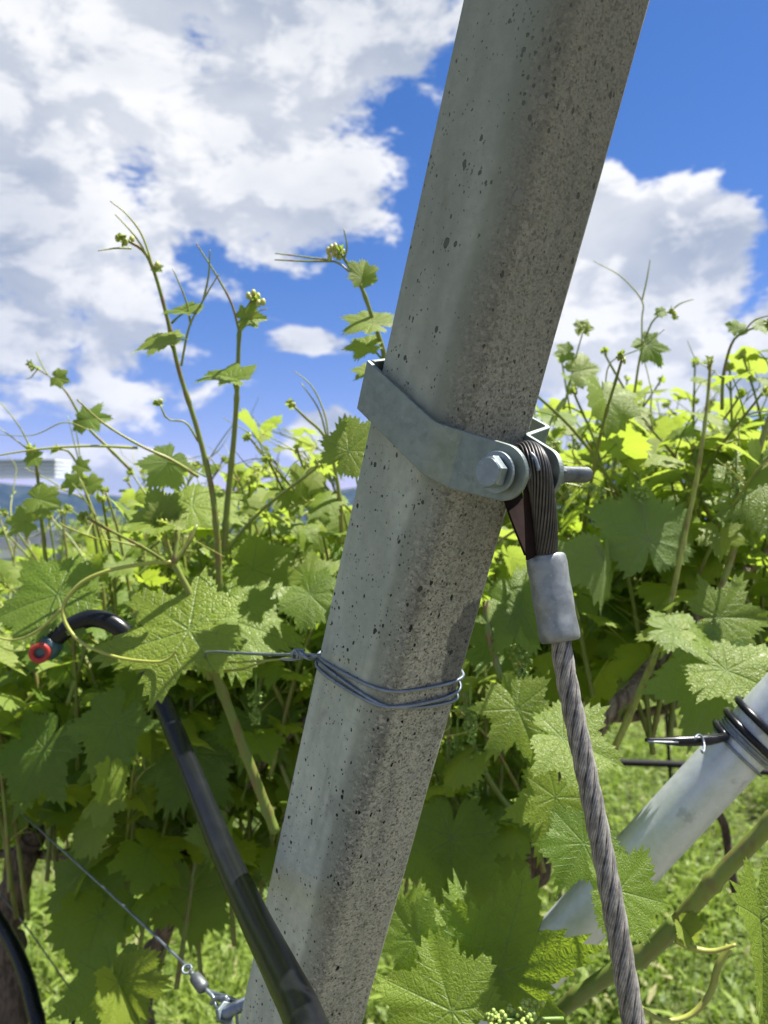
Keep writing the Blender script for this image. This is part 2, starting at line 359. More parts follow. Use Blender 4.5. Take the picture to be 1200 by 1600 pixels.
def f_stem(k):
    a = k.n('ShaderNodeAttribute'); a.attribute_name = 'var'; g = k.n('ShaderNodeSeparateColor'); k.put(g.inputs[0], a.outputs[0])
    o = ocoord(k); n = k.noise(k.vm('MULTIPLY', o, (1, 1, .4)), 120, 4, .6)
    col = k.mix(g.outputs[0], (.095, .150, .030), (.33, .36, .07))
    col = k.mix(k.m('MULTIPLY', k.mr(n, .42, .68), g.outputs[1]), col, (.17, .085, .045))
    pr = principled(k, col, .42, spec=.4, normal=k.bump(n, .3, .0006))
    return pr
M_STEM = mat('green_vine_stem', f_stem)
def f_bark(k):
    o = ocoord(k); n = k.noise(k.vm('MULTIPLY', o, (1, 1, .18)), 130, 5, .7, .6)
    a = k.n('ShaderNodeAttribute'); a.attribute_name = 'var'; g = k.n('ShaderNodeSeparateColor'); k.put(g.inputs[0], a.outputs[0])
    col = k.mix(k.mr(n, .3, .7), (.035, .026, .020), (.15, .115, .09))
    col = k.mix(g.outputs[0], col, k.mix(k.mr(n, .35, .65), (.10, .072, .055), (.36, .29, .24)))
    return principled(k, col, .85, spec=.2, normal=k.bump(n, .9, .003))
M_BARK = mat('shaggy_vine_bark', f_bark)
def f_berry(k):
    a = k.n('ShaderNodeAttribute'); a.attribute_name = 'var'; g = k.n('ShaderNodeSeparateColor'); k.put(g.inputs[0], a.outputs[0])
    return principled(k, k.mix(g.outputs[1], (.13, .23, .04), (.34, .42, .10)), .45, Subsurface_Weight=.1)
M_BERRY = mat('green_grape_buds', f_berry)
def f_grass(k):
    a = k.n('ShaderNodeAttribute'); a.attribute_name = 'var'; g = k.n('ShaderNodeSeparateColor'); k.put(g.inputs[0], a.outputs[0])
    col = k.mix(g.outputs[0], k.mix(g.outputs[1], (.060, .115, .018), (.210, .280, .050)), (.33, .31, .15))
    pr = principled(k, col, .55, spec=.3)
    tr = k.n('ShaderNodeBsdfTranslucent'); k.put(tr.inputs[0], k.mix(.6, col, (.34, .50, .04)))
    ms = k.n('ShaderNodeMixShader'); ms.inputs[0].default_value = .4
    k.t.links.new(pr, ms.inputs[1]); k.t.links.new(tr.outputs[0], ms.inputs[2]); return ms.outputs[0]
M_GRASS = mat('meadow_grass', f_grass)
def f_ground(k):
    o = ocoord(k); n = k.noise(o, 9, 6, .7); n2 = k.noise(o, .6, 4, .6)
    col = k.mix(k.mr(n, .35, .65), (.035, .050, .016), (.10, .13, .04))
    col = k.mix(k.mr(n2, .45, .62, 0., .5), col, (.15, .14, .07))
    return principled(k, col, .95, spec=.1, normal=k.bump(n, .8, .03))
M_GROUND = mat('grassy_ground', f_ground)
def f_hill(k):
    o = ocoord(k); n = k.noise(o, .012, 7, .65)
    return principled(k, k.mix(k.mr(n, .4, .6), (.020, .032, .022), (.045, .060, .038)), .95, spec=.05)
M_HILL = mat('wooded_hill', f_hill)
M_SHEET = mat('ribbed_metal_sheet', lambda k: principled(k, k.mix(k.noise(ocoord(k), 1.5, 4), (.26, .29, .32), (.36, .39, .42)), .45, .5))

# ------------------------------------------------------------------ setting: ground, hills
g = MB(); s_ = 9000.
xs = np.concatenate([-np.geomspace(s_, 6, 14), np.linspace(-5, 5, 11), np.geomspace(6, s_, 14)])
GX, GY = np.meshgrid(xs, xs); n_ = len(xs)
rr = np.hypot(GX, GY); GZ = .03 * np.sin(GX * 1.3) * np.cos(GY * 1.1) * (rr < 30) - np.clip(rr - 60, 0, 9000) * .004
i = np.arange(n_ - 1)[:, None] * n_ + np.arange(n_ - 1)[None]
g.add(np.stack([GX, GY, GZ - .02], -1).reshape(-1, 3), [np.stack([i, i + 1, i + n_ + 1, i + n_], -1).reshape(-1, 4)])
tag(g.build('ground', M_GROUND), kind='structure')
gp_ = MB(); gp_.poly([[-30, -9, -.004], [30, -9, -.004], [30, 1.15, .012], [-30, 1.15, .012]], [(0, 1, 2, 3)])
M_BOUNCE = mat('bounce_gravel', lambda k: principled(k, k.mix(k.vor(ocoord(k), 70, out='Color'), (.11, .11, .075), (.19, .18, .135)), .95, spec=.1, normal=k.bump(k.vor(ocoord(k), 70), .8, .01)))
tag(gp_.build('added_bounce_strip', M_BOUNCE), kind='structure')  # unseen strip round the camera, added to bounce light up onto the post
def hills():
    rng = np.random.default_rng(5); m = MB(); na = 260; az = np.linspace(R_(-80), R_(80), na)
    # height of the ridge (metres at 3.4 km) along the bearing
    px = 600 + np.tan(np.clip(az, -1.2, 1.2)) * FPX
    ry = np.interp(px, [-1500, -200, 40, 150, 260, 500, 800, 950, 1150, 1500, 3000], [740, 762, 768, 778, 780, 765, 715, 705, 722, 700, 660])
    h = (830 - ry) / FPX * 3400 / np.cos(az)
    h = h + 5 * np.sin(az * 37 + 1) + 3.5 * np.sin(az * 83) + 2 * rng.standard_normal(na).cumsum() * .25
    rows = []
    for j, (f, hh) in enumerate([(0.86, -.30), (.92, .30), (.97, .72), (1., 1.), (1.12, .7), (1.3, 0.)]):
        D = 3400 * f * (1 + .008 * np.sin(az * 30 + j))
        rows.append(np.stack([D * np.sin(az), D * np.cos(az), h * hh + (0 if hh in (1., 0.) else 6 * rng.standard_normal(na)) + (-20 if j in (0, 5) else 0)], -1))
    i = np.arange(5)[:, None] * na + np.arange(na - 1)[None]
    m.add(np.vstack(rows), [np.stack([i, i + 1, i + na + 1, i + na], -1).reshape(-1, 4)])
    tag(m.build('hills', M_HILL), kind='structure')
hills()

# ------------------------------------------------------------------ concrete post frame
UP = nrm(cv(.782, 3.36, -1.0)); E1 = nrm(CR - UP * (CR @ UP)); E2 = np.cross(UP, E1)        # E2 points away from the camera
if E2 @ CF < 0: E2 = -E2
P_O = at(722 - .219 * 600, 600, .452)
def sec(a, p, h): return P_O + E1 * a - E2 * p + UP * h
def hfor(a, p, py):          # height along the post where the picture row is py
    lo, hi = -1.5, 1.0
    for _ in range(40):
        m = (lo + hi) / 2
        if proj(sec(a, p, m))[1] > py: lo = m
        else: hi = m
    return m
SEC = [(0, 0), (.034, .033), (.052, .041), (.0935, .019), (.097, .002), (.070, -.036), (.028, -.040), (.004, -.012)]
def chaikin(P, n=2, t=.07):
    P = np.array(P, float)
    for _ in range(n):
        Q = np.roll(P, -1, 0); P = np.stack([P * (1 - t) + Q * t, P * t + Q * (1 - t)], 1).reshape(-1, 2); t = .25
    return P
SECR = chaikin(SEC, 3)
def post():
    m = MB(); hs = np.concatenate([[-1.62], np.linspace(-1.2, .55, 120), [.9]]); n = len(SECR)
    rng = np.random.default_rng(2)
    V = []
    for h in hs:
        wob = .0004 * np.sin(h * 40 + np.arange(n) * .9)
        V.append([sec(a * (1 + wv), p * (1 + wv), h) for (a, p), wv in zip(SECR, wob * 20 * .25)])
    V = np.array(V).reshape(-1, 3); i = np.arange(len(hs) - 1)[:, None] * n; j = np.arange(n)[None]; q = (j + 1) % n
    m.add(V, [np.stack([i + j, i + q, i + n + q, i + n + j], -1).reshape(-1, 4)])
    m.poly(V[-n:], [tuple(range(n))])
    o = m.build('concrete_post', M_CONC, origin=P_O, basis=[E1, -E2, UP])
    # recompute winding outward
    import bmesh
    bm = bmesh.new(); bm.from_mesh(o.data); bmesh.ops.recalc_face_normals(bm, faces=bm.faces); bm.to_mesh(o.data); bm.free()
    tag(o, 'thick leaning grey concrete vineyard post, pitted, with a steel clamp round it', 'post')
    return o
POST = post()
def recalc(o):
    import bmesh
    bm = bmesh.new(); bm.from_mesh(o.data); bmesh.ops.recalc_face_normals(bm, faces=bm.faces); bm.to_mesh(o.data); bm.free(); return o

# ------------------------------------------------------------------ clamp
def strip(m, knots, th=.0032, k=5, endcut=None):
    """knots: (a, p, h_top, h_bottom); a bent plate of thickness th following them"""
    K = np.array(knots, float); pts = []
    # small radius at the bends
    for i in range(len(K)):
        if 0 < i < len(K) - 1:
            for t in np.linspace(0, 1, k):
                r0 = min(.0035 / (np.linalg.norm(K[i, :2] - K[i - 1, :2]) + 1e-9), .45); r1 = min(.0035 / (np.linalg.norm(K[i + 1, :2] - K[i, :2]) + 1e-9), .45)
                a = K[i] + (K[i - 1] - K[i]) * r0; b = K[i] + (K[i + 1] - K[i]) * r1
                pts.append((1 - t) ** 2 * a + 2 * t * (1 - t) * K[i] + t * t * b)
        else: pts.append(K[i])
    pts = np.array(pts); T = np.gradient(pts[:, :2], axis=0); T /= np.linalg.norm(T, axis=1)[:, None] + 1e-9
    Nn = np.stack([-T[:, 1], T[:, 0]], 1)
    V = []
    for (a, p, ht, hb), nn in zip(pts, Nn):
        for s, h in ((0, ht), (0, hb), (1, hb), (1, ht)):
            V.append(sec(a + nn[0] * th * s, p + nn[1] * th * s, h))
    F = []
    for i in range(len(pts) - 1):
        for j in range(4): F.append((i * 4 + j, i * 4 + (j + 1) % 4, i * 4 + 4 + (j + 1) % 4, i * 4 + 4 + j))
    F += [(3, 2, 1, 0), tuple(len(pts) * 4 - 4 + j for j in range(4))]
    m.poly(V, F); return pts
def bevel(o, w=.0006, seg=2, ang=35):
    b = o.modifiers.new('bevel', 'BEVEL'); b.width = w; b.segments = seg; b.limit_method = 'ANGLE'; b.angle_limit = R_(ang)
    return o
ROOT_H = hfor(0, 0, 620)
clamp = empty('pipe_clamp', sec(.03, .03, ROOT_H))
tag(clamp, 'galvanised steel band clamp bolted tight round the leaning concrete post', 'clamp')
BW = .030
def hh(a, p, py): return hfor(a, p, py)
# front strap: left corner -> along the left face -> front chamfer -> flange
FL = [(.074, .0645), ]
kA = (-.0075, .0005); kB = (.0375, .0385); kC = (.0530, .0455); kD = (.066, .059)
hA = hh(*kA, 563); hB = hh(*kB, 660); hC = hh(*kC, 673); 
def strap_front():
    m = MB()
    strip(m, [(*kA, hA, hA - BW), (*kB, hB, hB - BW - .001), (*kC, hC, hC - BW - .004)], .0034)
    o = m.build('front_band', M_BAND, clamp, shade=False); recalc(o); bevel(o); return o
strap_front()
# flange: a flat plate with a rounded end, plane spanned by F_DIR and UP
F_DIR = nrm(E1 * .72 - E2 * .69)            # rightwards and towards the camera
F_N = nrm(np.cross(F_DIR, UP)); 
if F_N @ CF > 0: F_N = -F_N                 # faces the camera
BOLT_C = at(783, 738, .392)
_t = nrm(np.array(kC) - kB); _k = np.array(kC) + .0034 * np.array([-_t[1], _t[0]]) - _t * .0012
fl0t = sec(*_k, hC - .0001); fl0b = sec(*_k, hC - BW - .0039)
def flange(base_t, base_b, centre, nrmv, r, th, name, parent):
    u = nrm((base_t + base_b) / 2 - centre); v = nrm(np.cross(nrmv, u))
    if v @ (base_t - base_b) < 0: v = -v
    pts = [base_t, base_b]
    def tang(b, s):
        w2 = b - centre; w2 = w2 - nrmv * (w2 @ nrmv); D = np.linalg.norm(w2); x_, y_ = w2 @ u, w2 @ v
        return math.atan2(y_, x_) + s * math.acos(min(1, r / D))
    a0, a1 = tang(base_b, -1), tang(base_t, 1)
    while a0 > a1: a0 -= 2 * math.pi
    if a1 - a0 < math.pi: pass
    a0 += 0; tot = (a0 + 2 * math.pi) - a1
    for q in np.linspace(a0 + 2 * math.pi, a1, 26) if tot < 2 * math.pi and tot > 0 else np.linspace(a0, a1 - 2 * math.pi, 26):
        pts.append(centre + u * r * math.cos(q) + v * r * math.sin(q))
    pts = np.array(pts); d = (pts - centre) @ nrmv; pts = pts - np.outer(np.where(np.arange(len(pts)) < 2, d * 0, d), nrmv)
    m = MB(); n = len(pts)
    m.poly(np.vstack([pts, pts - nrmv * th]), [tuple(range(n)), tuple(range(2 * n - 1, n - 1, -1))] + [(i, n + i, n + (i + 1) % n, (i + 1) % n) for i in range(n)])
    o = m.build(name, M_BAND, parent, shade=False); recalc(o); bevel(o); return o
flange(fl0t, fl0b, BOLT_C, F_N, .0152, .0034, 'front_flange', clamp)
# bolt
B_AX = nrm(at(915, 742, .452) - BOLT_C)     # away from the head
m = MB(); m.prism(BOLT_C - B_AX * .0085, B_AX, UP, .0090, 6, .0032, bev=.0009); m.prism(BOLT_C - B_AX * .0040, B_AX, UP, .0112, 32, .0010, bev=.0003)
m.prism(BOLT_C - B_AX * .0119, B_AX, UP, .0076, 24, .0003)
bevel(m.build('bolt_head', M_BOLT, clamp, shade=False), .0004)
def thread(m, a, b, r, pitch=.0013):
    L = np.linalg.norm(b - a); n = int(L / pitch * 8); ax = (b - a) / L; T, N, Bn = frames(np.array([a, (a + b) / 2, b]))
    t = np.linspace(0, 1, n); na = 24; A = np.arange(na) * 2 * np.pi / na
    ph = (t[:, None] * L / pitch - A[None] / (2 * np.pi)) % 1
    rr = r - .0008 * np.abs(ph * 2 - 1); rr[-3:] *= np.array([.95, .9, .8])[:, None]
    V = a + ax * (t * L)[:, None, None] + rr[..., None] * (np.cos(A)[None, :, None] * N[0] + np.sin(A)[None, :, None] * Bn[0])
    i = np.arange(n - 1)[:, None] * na; j = np.arange(na)[None]; q = (j + 1) % na
    m.add(V.reshape(-1, 3), [np.stack([i + j, i + q, i + na + q, i + na + j], -1).reshape(-1, 4)])
    m.poly(V[-1], [tuple(range(na))])
BOLT_E = at(916, 742, .455)
m = MB(); thread(m, BOLT_C + B_AX * .02, BOLT_E, .0050); recalc(m.build('bolt_shank', M_THREAD, clamp))
# rear strap and flange
RF_C = BOLT_C + (BOLT_E - BOLT_C) * .50
kR = (.1125, -.006); kS = (.094, .0215)
hR = hh(*kR, 667); hS = hh(*kS, 679)
m = MB()
strip(m, [(*kS, hS, hS - BW), (*kR, hR, hR - BW), (.083, -.047, hR + .006, hR - BW + .006), (.0215, -.0490, hA + .006, hA - BW + .006), (-.0075, -.0012, hA + .0002, hA - BW + .0002)], -.0032)
bevel(recalc(m.build('rear_band', M_BAND, clamp, shade=False)))
_a, _b = sec(*kS, hS), sec(*kS, hS - BW); _n = nrm(np.cross((_a + _b) / 2 - RF_C, _a - _b)); _n = _n if _n @ CR > 0 else -_n
flange(_a, _b, RF_C, _n, .0145, .0034, 'rear_flange', clamp)
m = MB(); m.prism(RF_C + B_AX * .0065, B_AX, UP, .0080, 6, .0036, bev=.0008); bevel(m.build('nut', M_THREAD, clamp, shade=False), .0004)

# ------------------------------------------------------------------ wire rope
def rope_geo(m, pts, R, turns_per_m=13., nw=9, col=0., res=.0012, ns=6):
    L = np.linalg.norm(np.diff(pts, axis=0), axis=1).sum(); n = max(12, int(L / res))
    cl = np.concatenate([[0], np.cumsum(np.linalg.norm(np.diff(pts, axis=0), axis=1))])
    s = np.linspace(0, cl[-1], n); P = np.stack([np.interp(s, cl, pts[:, i]) for i in range(3)], 1)
    T, N, B = frames(P)
    rs = R * (.36 if ns == 6 else 3.0 / (ns + 3)); ro = R - rs
    if ns > 6: m.tube(P, R * .66, 14, col=(1, 0, 0))
    for kx in range(ns):
        a = 2 * np.pi * (kx / ns + s * turns_per_m)
        C = P + ro * (np.cos(a)[:, None] * N + np.sin(a)[:, None] * B)
        er = np.cos(a)[:, None] * N + np.sin(a)[:, None] * B; et = -np.sin(a)[:, None] * N + np.cos(a)[:, None] * B
        nc = nw * 4; c = np.arange(nc) * 2 * np.pi / nc
        tw = -2 * np.pi * s * turns_per_m * .9
        rad = rs * (1.10 - .26 * np.abs(np.sin((c[None] + tw[:, None]) * nw / 2)) ** .0 * (1 - np.abs(np.sin((c[None] + tw[:, None]) * nw / 2))))
        V = C[:, None] + rad[..., None] * (np.cos(c)[None, :, None] * er[:, None] + np.sin(c)[None, :, None] * et[:, None])
        i = np.arange(n - 1)[:, None] * nc; j = np.arange(nc)[None]; q = (j + 1) % nc
        outn = np.cos(c)[None] * np.ones((n, 1)); groove = np.clip(.75 - outn, 0, 1)   # towards the core: darker
        wire = 1 - np.abs(np.sin((c[None] + tw[:, None]) * nw / 2))
        cc = np.clip(col + .50 * groove + .85 * wire ** 2, 0, 1)
        colr = np.stack([cc, cc * 0, cc * 0, cc * 0 + 1], -1).reshape(-1, 4)
        m.add(V.reshape(-1, 3), [np.stack([i + j, i + n * 0 + q, i + nc + q, i + nc + j], -1).reshape(-1, 4)], None, colr)
F_T = at(852, 868, .432); F_B = at(876, 1002, .424)
guy = empty('guy_rope', at(1010, 1700, .37) * np.array([1, 1, 0]))
gp = smooth([F_B - (F_B - F_T) * .1, F_B, at(887, 1070, .420), at(923, 1240, .408), at(955, 1400, .396), at(990, 1600, .383)], 12)
d_ = nrm(gp[-1] - gp[-6]); gp = np.vstack([gp, gp[-1] + d_ * .35, gp[-1] + d_ * ((gp[-1][2] - .02) / -d_[2])])
guy.location = (gp[-1][0], gp[-1][1], 0)
tag(guy, 'twisted steel anchor rope with grey crimp sleeve hanging from the clamp bolt', 'cable')
m = MB(); rope_geo(m, gp, .0060, 11., 9, 0.0); m.build('rope', M_ROPE, guy)
loopc = BOLT_C + B_AX * .024
m = MB()
lp = smooth([F_T + (F_B - F_T) * .05, at(852, 862, .428), at(851, 820, .420), at(846, 770, .412), at(838, 726, .408), at(826, 708, .418), at(812, 716, .434), at(806, 745, .446), at(812, 790, .452), at(828, 835, .446), at(842, 868, .440)], 10)
m2 = lp[: int(len(lp) * .62)]
rope_geo(m, m2, .0072, 4., 3, .84, ns=24); m.build('loop', M_ROPE, guy)
def wrapwire():
    m = MB(); T, N, B = frames(lp)
    m.tube(smooth([at(829, 708, .400), at(836, 716, .399), at(842, 735, .398)], 5), .0011, 6); return m.build('lashing_wire', M_WIRE, guy)
wrapwire()
# thimble: a flat steel strap bent round the bolt, its back leg runs down to the sleeve
def ribbon(m, pts, wv, w_, th, col=(0, 0, 0)):
    pts = np.asarray(pts); T = np.gradient(pts, axis=0); T /= np.linalg.norm(T, axis=1)[:, None]
    wv = nrm(wv); V = []
    for p_, t_ in zip(pts, T):
        x = nrm(wv - t_ * (wv @ t_)); y = np.cross(t_, x)
        V += [p_ + x * w_ + y * th, p_ - x * w_ + y * th, p_ - x * w_ - y * th, p_ + x * w_ - y * th]
    n = len(pts); F = [(3, 2, 1, 0), tuple(n * 4 - 4 + j for j in range(4))]
    for i in range(n - 1):
        for j in range(4): F.append((i * 4 + j, i * 4 + (j + 1) % 4, i * 4 + 4 + (j + 1) % 4, i * 4 + 4 + j))
    m.poly(V, F, col)
m = MB()
tl = smooth([at(838, 868, .426), at(836, 800, .419), at(833, 760, .416), at(826, 726, .424), at(806, 720, .442), at(799, 750, .452), at(806, 792, .456), at(836, 869, .441)], 8)
ribbon(m, tl, B_AX * 1.0, .0095, .0008); bevel(recalc(m.build('thimble', M_THIMBLE, guy)), .0003)
# sleeve, slightly barrelled and dented
def ferrule():
    m = MB(); ax = nrm(F_B - F_T); n = 40; rs = [(-.0004, .0100), (0, .0108), (.0012, .0116)] + [(t, .0118 + .0002 * math.sin(t * 300)) for t in np.linspace(.004, .048, 14)] + [(.0508, .0116), (.052, .0108), (.0522, .0095)]
    L = np.linalg.norm(F_B - F_T); k = L / .052; T, N, B = frames(np.array([F_T, (F_T + F_B) / 2, F_B])); V = []
    for t, r in rs:
        for j in range(n):
            a = 2 * np.pi * j / n; q = r * (1 + .05 * math.cos(2 * a) + .012 * math.sin(5 * a + t * 90))
            V.append(F_T + ax * t * k + q * (math.cos(a) * N[0] + math.sin(a) * B[0]))
    F = [(i * n + j, i * n + (j + 1) % n, (i + 1) * n + (j + 1) % n, (i + 1) * n + j) for i in range(len(rs) - 1) for j in range(n)]
    F += [tuple(range(n - 1, -1, -1)), tuple((len(rs) - 1) * n + j for j in range(n))]
    m.poly(V, F); return recalc(m.build('crimp_sleeve', M_FERR, guy))
ferrule()
m = MB(); b0 = gp[-1]; m.tube([b0 + [0, 0, -.3], b0 + [0, 0, .02]], .009, 12); m.tube([b0 + .02 * np.array([math.cos(t), 0, math.sin(t)]) + [0, 0, .03] for t in np.linspace(0, 6.283, 24)], .005, 8); m.build('ground_anchor', M_BOLT, guy)

# ------------------------------------------------------------------ wire wound round the post
def perim(off):
    P = chaikin([(a + (a - .05) * off / .05, p + (p - 0) * off / .04) for a, p in SEC], 3); return P
_P = np.array(SEC); _c = _P.mean(0); PW = chaikin((_P - _c) * 1.045 + _c, 4, .25)
wr = empty('tie_wire', sec(.0, 0, hfor(0, 0, 1030)))
tag(wr, 'grey wire wound three times round the concrete post, running left', 'wire')
H0 = hfor(0, 0, 1030)
for q, (dh, am, ph) in enumerate([(0, .0015, .2), (-.0045, .0030, 2.2), (-.0070, .0022, 3.6)]):
    pts = []
    n = len(PW)
    for i in range(n + 1):
        a, p = PW[i % n]; s = 2 * np.pi * i / n; tilt = .0125 * (a / .095) + .0015      # sinks to the left, as in the photo
        pts.append(sec(a, p + .0006 * q, H0 + dh + am * math.sin(s + ph) + tilt * (1 if q != 1 else .45)))
    m = MB(); m.tube(smooth(pts, 2), .00125, 8); m.build('winding', M_WIRE, wr)
KN = at(468, 1021, .462); LW0 = sec(-.002, 0, H0)
m = MB()
m.tube(smooth([LW0 + cv(.003, -.001, .01), LW0, at(480, 1028, .455), KN, at(462, 1016, .466), at(456, 1022, .468), at(462, 1027, .470), at(470, 1021, .468)], 6), .0012, 8)
far = at(340, 1018, .62); far2 = at(120, 1000, 1.15); far3 = at(-300, 900, 3.2)
m.tube(smooth([at(500, 1024, .455), at(470, 1023, .467), far, far2, far3], 8), .0011, 8)
m.tube(smooth([at(461, 1014, .463), at(464, 1020, .462), at(470, 1028, .463), at(456, 1031, .470), at(440, 1030, .475)], 4), .0009, 6)
for t in np.linspace(0, 1, 3):
    c = at(462 + 8 * t, 1022, .466); m.tube([c + .0025 * (math.cos(a) * CU + math.sin(a) * CF) + CR * a * .0003 for a in np.linspace(0, 6.28, 14)], .0009, 6)
m.build('tail_wire', M_WIRE, wr)

# ------------------------------------------------------------------ black hose with coupling
hose = empty('irrigation_hose', (0, 0, 0))
hp = smooth([at(66, 1022, .80), at(84, 1000, .80), at(112, 978, .80), at(148, 966, .80), at(188, 982, .80), at(222, 1025, .80), at(246, 1078, .785),
             at(296, 1200, .68), at(345, 1320, .58), at(395, 1430, .48), at(440, 1520, .405), at(478, 1600, .350), at(500, 1700, .31),
             CO + cv(-.018, -.33, .292), CO + cv(-.012, -.42, .275), CO + cv(-.004, -.54, .262), CO + cv(.005, -.70, .255), CO + cv(.012, -.90, .26), CO + cv(.02, -1.12, .28), CO + cv(.04, -1.30, .34), CO + cv(.14, -1.385, .46), CO + cv(.4, -1.39, .6)], 8)
m = MB(); m.tube(hp, .0098, 28); m.build('pipe', M_PIPE, hose)
hose.location = (.05, .45, 0)
for c in hose.children: c.matrix_parent_inverse = Matrix.Translation((-.05, -.45, 0))
tag(hose, 'thick black irrigation hose curving past the post, red ringed end left', 'hose')
cax = nrm(hp[0] - hp[3]); c0 = hp[0]
m = MB(); m.tube([c0 - cax * .022, c0 - cax * .018, c0 - cax * .006, c0 - cax * .002], [.0112, .0135, .0140, .0128], 24)
m.build('coupling', M_TEAL, hose)
fx = 0; c1 = at(62, 1020, .785); m = MB()
fa = nrm(cv(.30, -.05, -.9)); x_ = nrm(np.cross(fa, CU)); y_ = np.cross(fa, x_)
m.tube([c1 + .0082 * (math.cos(a) * x_ + math.sin(a) * y_) for a in np.linspace(0, 6.2832, 33)], .0030, 10, caps=False); m.build('ring', M_RED, hose)
m = MB(); m.tube([c1 - fa * .03, c1 - fa * .012, c1 - fa * .001], [.0085, .0120, .0104], 24); m.build('end_socket', M_TEAL, hose)

# ------------------------------------------------------------------ lower trellis wire, tensioner, bolt
DIRR = np.array([-.676, .737, 0])
def line_obj(name, label, cat, pts, r, material, n=8, group=None, sm=4):
    pts = np.array(pts, float); m = MB(); m.tube(smooth(pts, sm), r, n); o = m.build(name, material, origin=pts[0]); return tag(o, label, cat, group)
A0 = at(372, 1572, .62); lw = empty('trellis_wire', A0)
tag(lw, 'bright lower trellis wire with tensioner slanting up left from post foot', 'wire')
G0 = at(300, 1520, .68)
m = MB(); m.tube(smooth([G0, at(290, 1508, .70), A0 + DIRR * .62, A0 + DIRR * 3.2], 6), .0013, 8); m.build('wire', M_WIRE, lw)
m = MB(); ga = nrm(at(320, 1545, .665) - G0)
gc = at(311, 1535, .67); m.tube([gc - ga * .010, gc - ga * .007, gc + ga * .007, gc + ga * .010], [.003, .0055, .0058, .003], 10)
m.prism(gc - ga * .012, ga, UP, .0022, 10, .003); m.build('tensioner', M_THREAD, lw)
m = MB(); rc = at(292, 1514, .69); m.tube([rc + .0042 * (math.cos(a) * CR + math.sin(a) * nrm(CU * .5 + CF)) for a in np.linspace(0, 6.3, 18)], .0012, 6)
for oy in (0, 8): m.tube(smooth([at(322, 1546, .665), at(340, 1553 + oy, .655), at(362, 1560 + oy * 1.2, .640), at(395, 1578 + oy, .60)], 5), .0014, 6)
m.tube(smooth([at(322, 1546, .662), at(333, 1558, .655), at(338, 1572, .65), at(350, 1590, .64), at(352, 1640, .63)], 5), .0018, 6)
m.tube(smooth([at(330, 1568, .648), at(338, 1560, .645), at(352, 1560, .64), at(364, 1568, .64), at(370, 1582, .64), at(372, 1620, .64)], 5), .0018, 6)
m.tube(smooth([at(352, 1556, .64), at(357, 1575, .636), at(364, 1610, .63)], 5), .0020, 6)
m.build('clip', M_WIRE, lw)
eb = empty('eye_bolt', at(354, 1581, .63)); tag(eb, 'small hexagonal bolt head at the post foot beside the wire clip', 'bolt')
m = MB(); ba = nrm(at(385, 1566, .60) - at(354, 1581, .63)); m.prism(at(352, 1582, .63), ba, CU, .0085, 6, .0035, bev=.0007); bevel(m.build('bolt_head', M_BOLT, eb, shade=False), .0004)
m = MB(); thread(m, at(352, 1582, .63), at(430, 1548, .575), .0050); m.build('bolt_shank', M_WIRE, eb)

# ------------------------------------------------------------------ galvanised strut and the ties on it
T1 = at(1153, 1172, .69); T2 = at(893, 1452, .72); td = nrm(T2 - T1)
t_top = T1 - td * .42; t_bot = T2 + td * ((T2[2] + .05) / -td[2])
strut = empty('steel_strut', (t_bot[0], t_bot[1], 0)); tag(strut, 'thick shiny galvanised steel tube slanting down left behind the rope', 'tube')
m = MB(); m.tube(np.linspace(t_top, t_bot, 30), .0252, 48, caps=False); m.build('tube', M_TUBE, strut)
m = MB(); m.prism(t_top - td * .002, td, UP, .0262, 48, .003, bev=.001); m.build('end_cap', M_PIPE, strut)
sx = nrm(np.cross(td, CF)); sy = np.cross(td, sx)
if sy @ CF > 0: sy = -sy
def around(s0, adv, turns, off, r, n=40, ph=0):
    out = []
    for t in np.linspace(0, 1, int(n * turns)):
        a = ph + 2 * np.pi * turns * t; out.append(T1 + td * (s0 + adv * t) + (.0252 + off + r) * (math.cos(a) * sx + math.sin(a) * sy))
    return np.array(out)
tie = empty('strut_tie', T1); tag(tie, 'black tube and two steel wires lashed round the galvanised strut', 'tie')
for i, (s0, adv, off) in enumerate([(-.004, -.018, 0), (.004, -.020, .0004)]):
    m = MB(); m.tube(around(s0, adv, 1.6, off, .0014, ph=.6 * i), .0014, 8)
    m.build('wire', M_WIRE, tie)
m = MB(); pa = around(-.004, -.034, 2.25, .0, .0034, ph=2.6)
arm = smooth([at(1008, 1156, .66), at(1060, 1158, .66), at(1105, 1156, .665), pa[0]], 8)
m.tube(arm, [.0016, .0046, .0050, .0036], 12); m.tube(pa, .0034, 12); m.build('tube', M_PIPE, tie)
m = MB(); m.tube(smooth([at(1012, 1159, .65), at(1060, 1160, .65)], 4), .0009, 6); m.tube([at(1092 + 5 * math.sin(a) + a * 2.0, 1162 - 14 * math.cos(a), .65 + .008 * math.sin(a + 1)) for a in np.linspace(-1, 4, 14)], .0011, 6); m.build('wire_end', M_WIRE, tie)

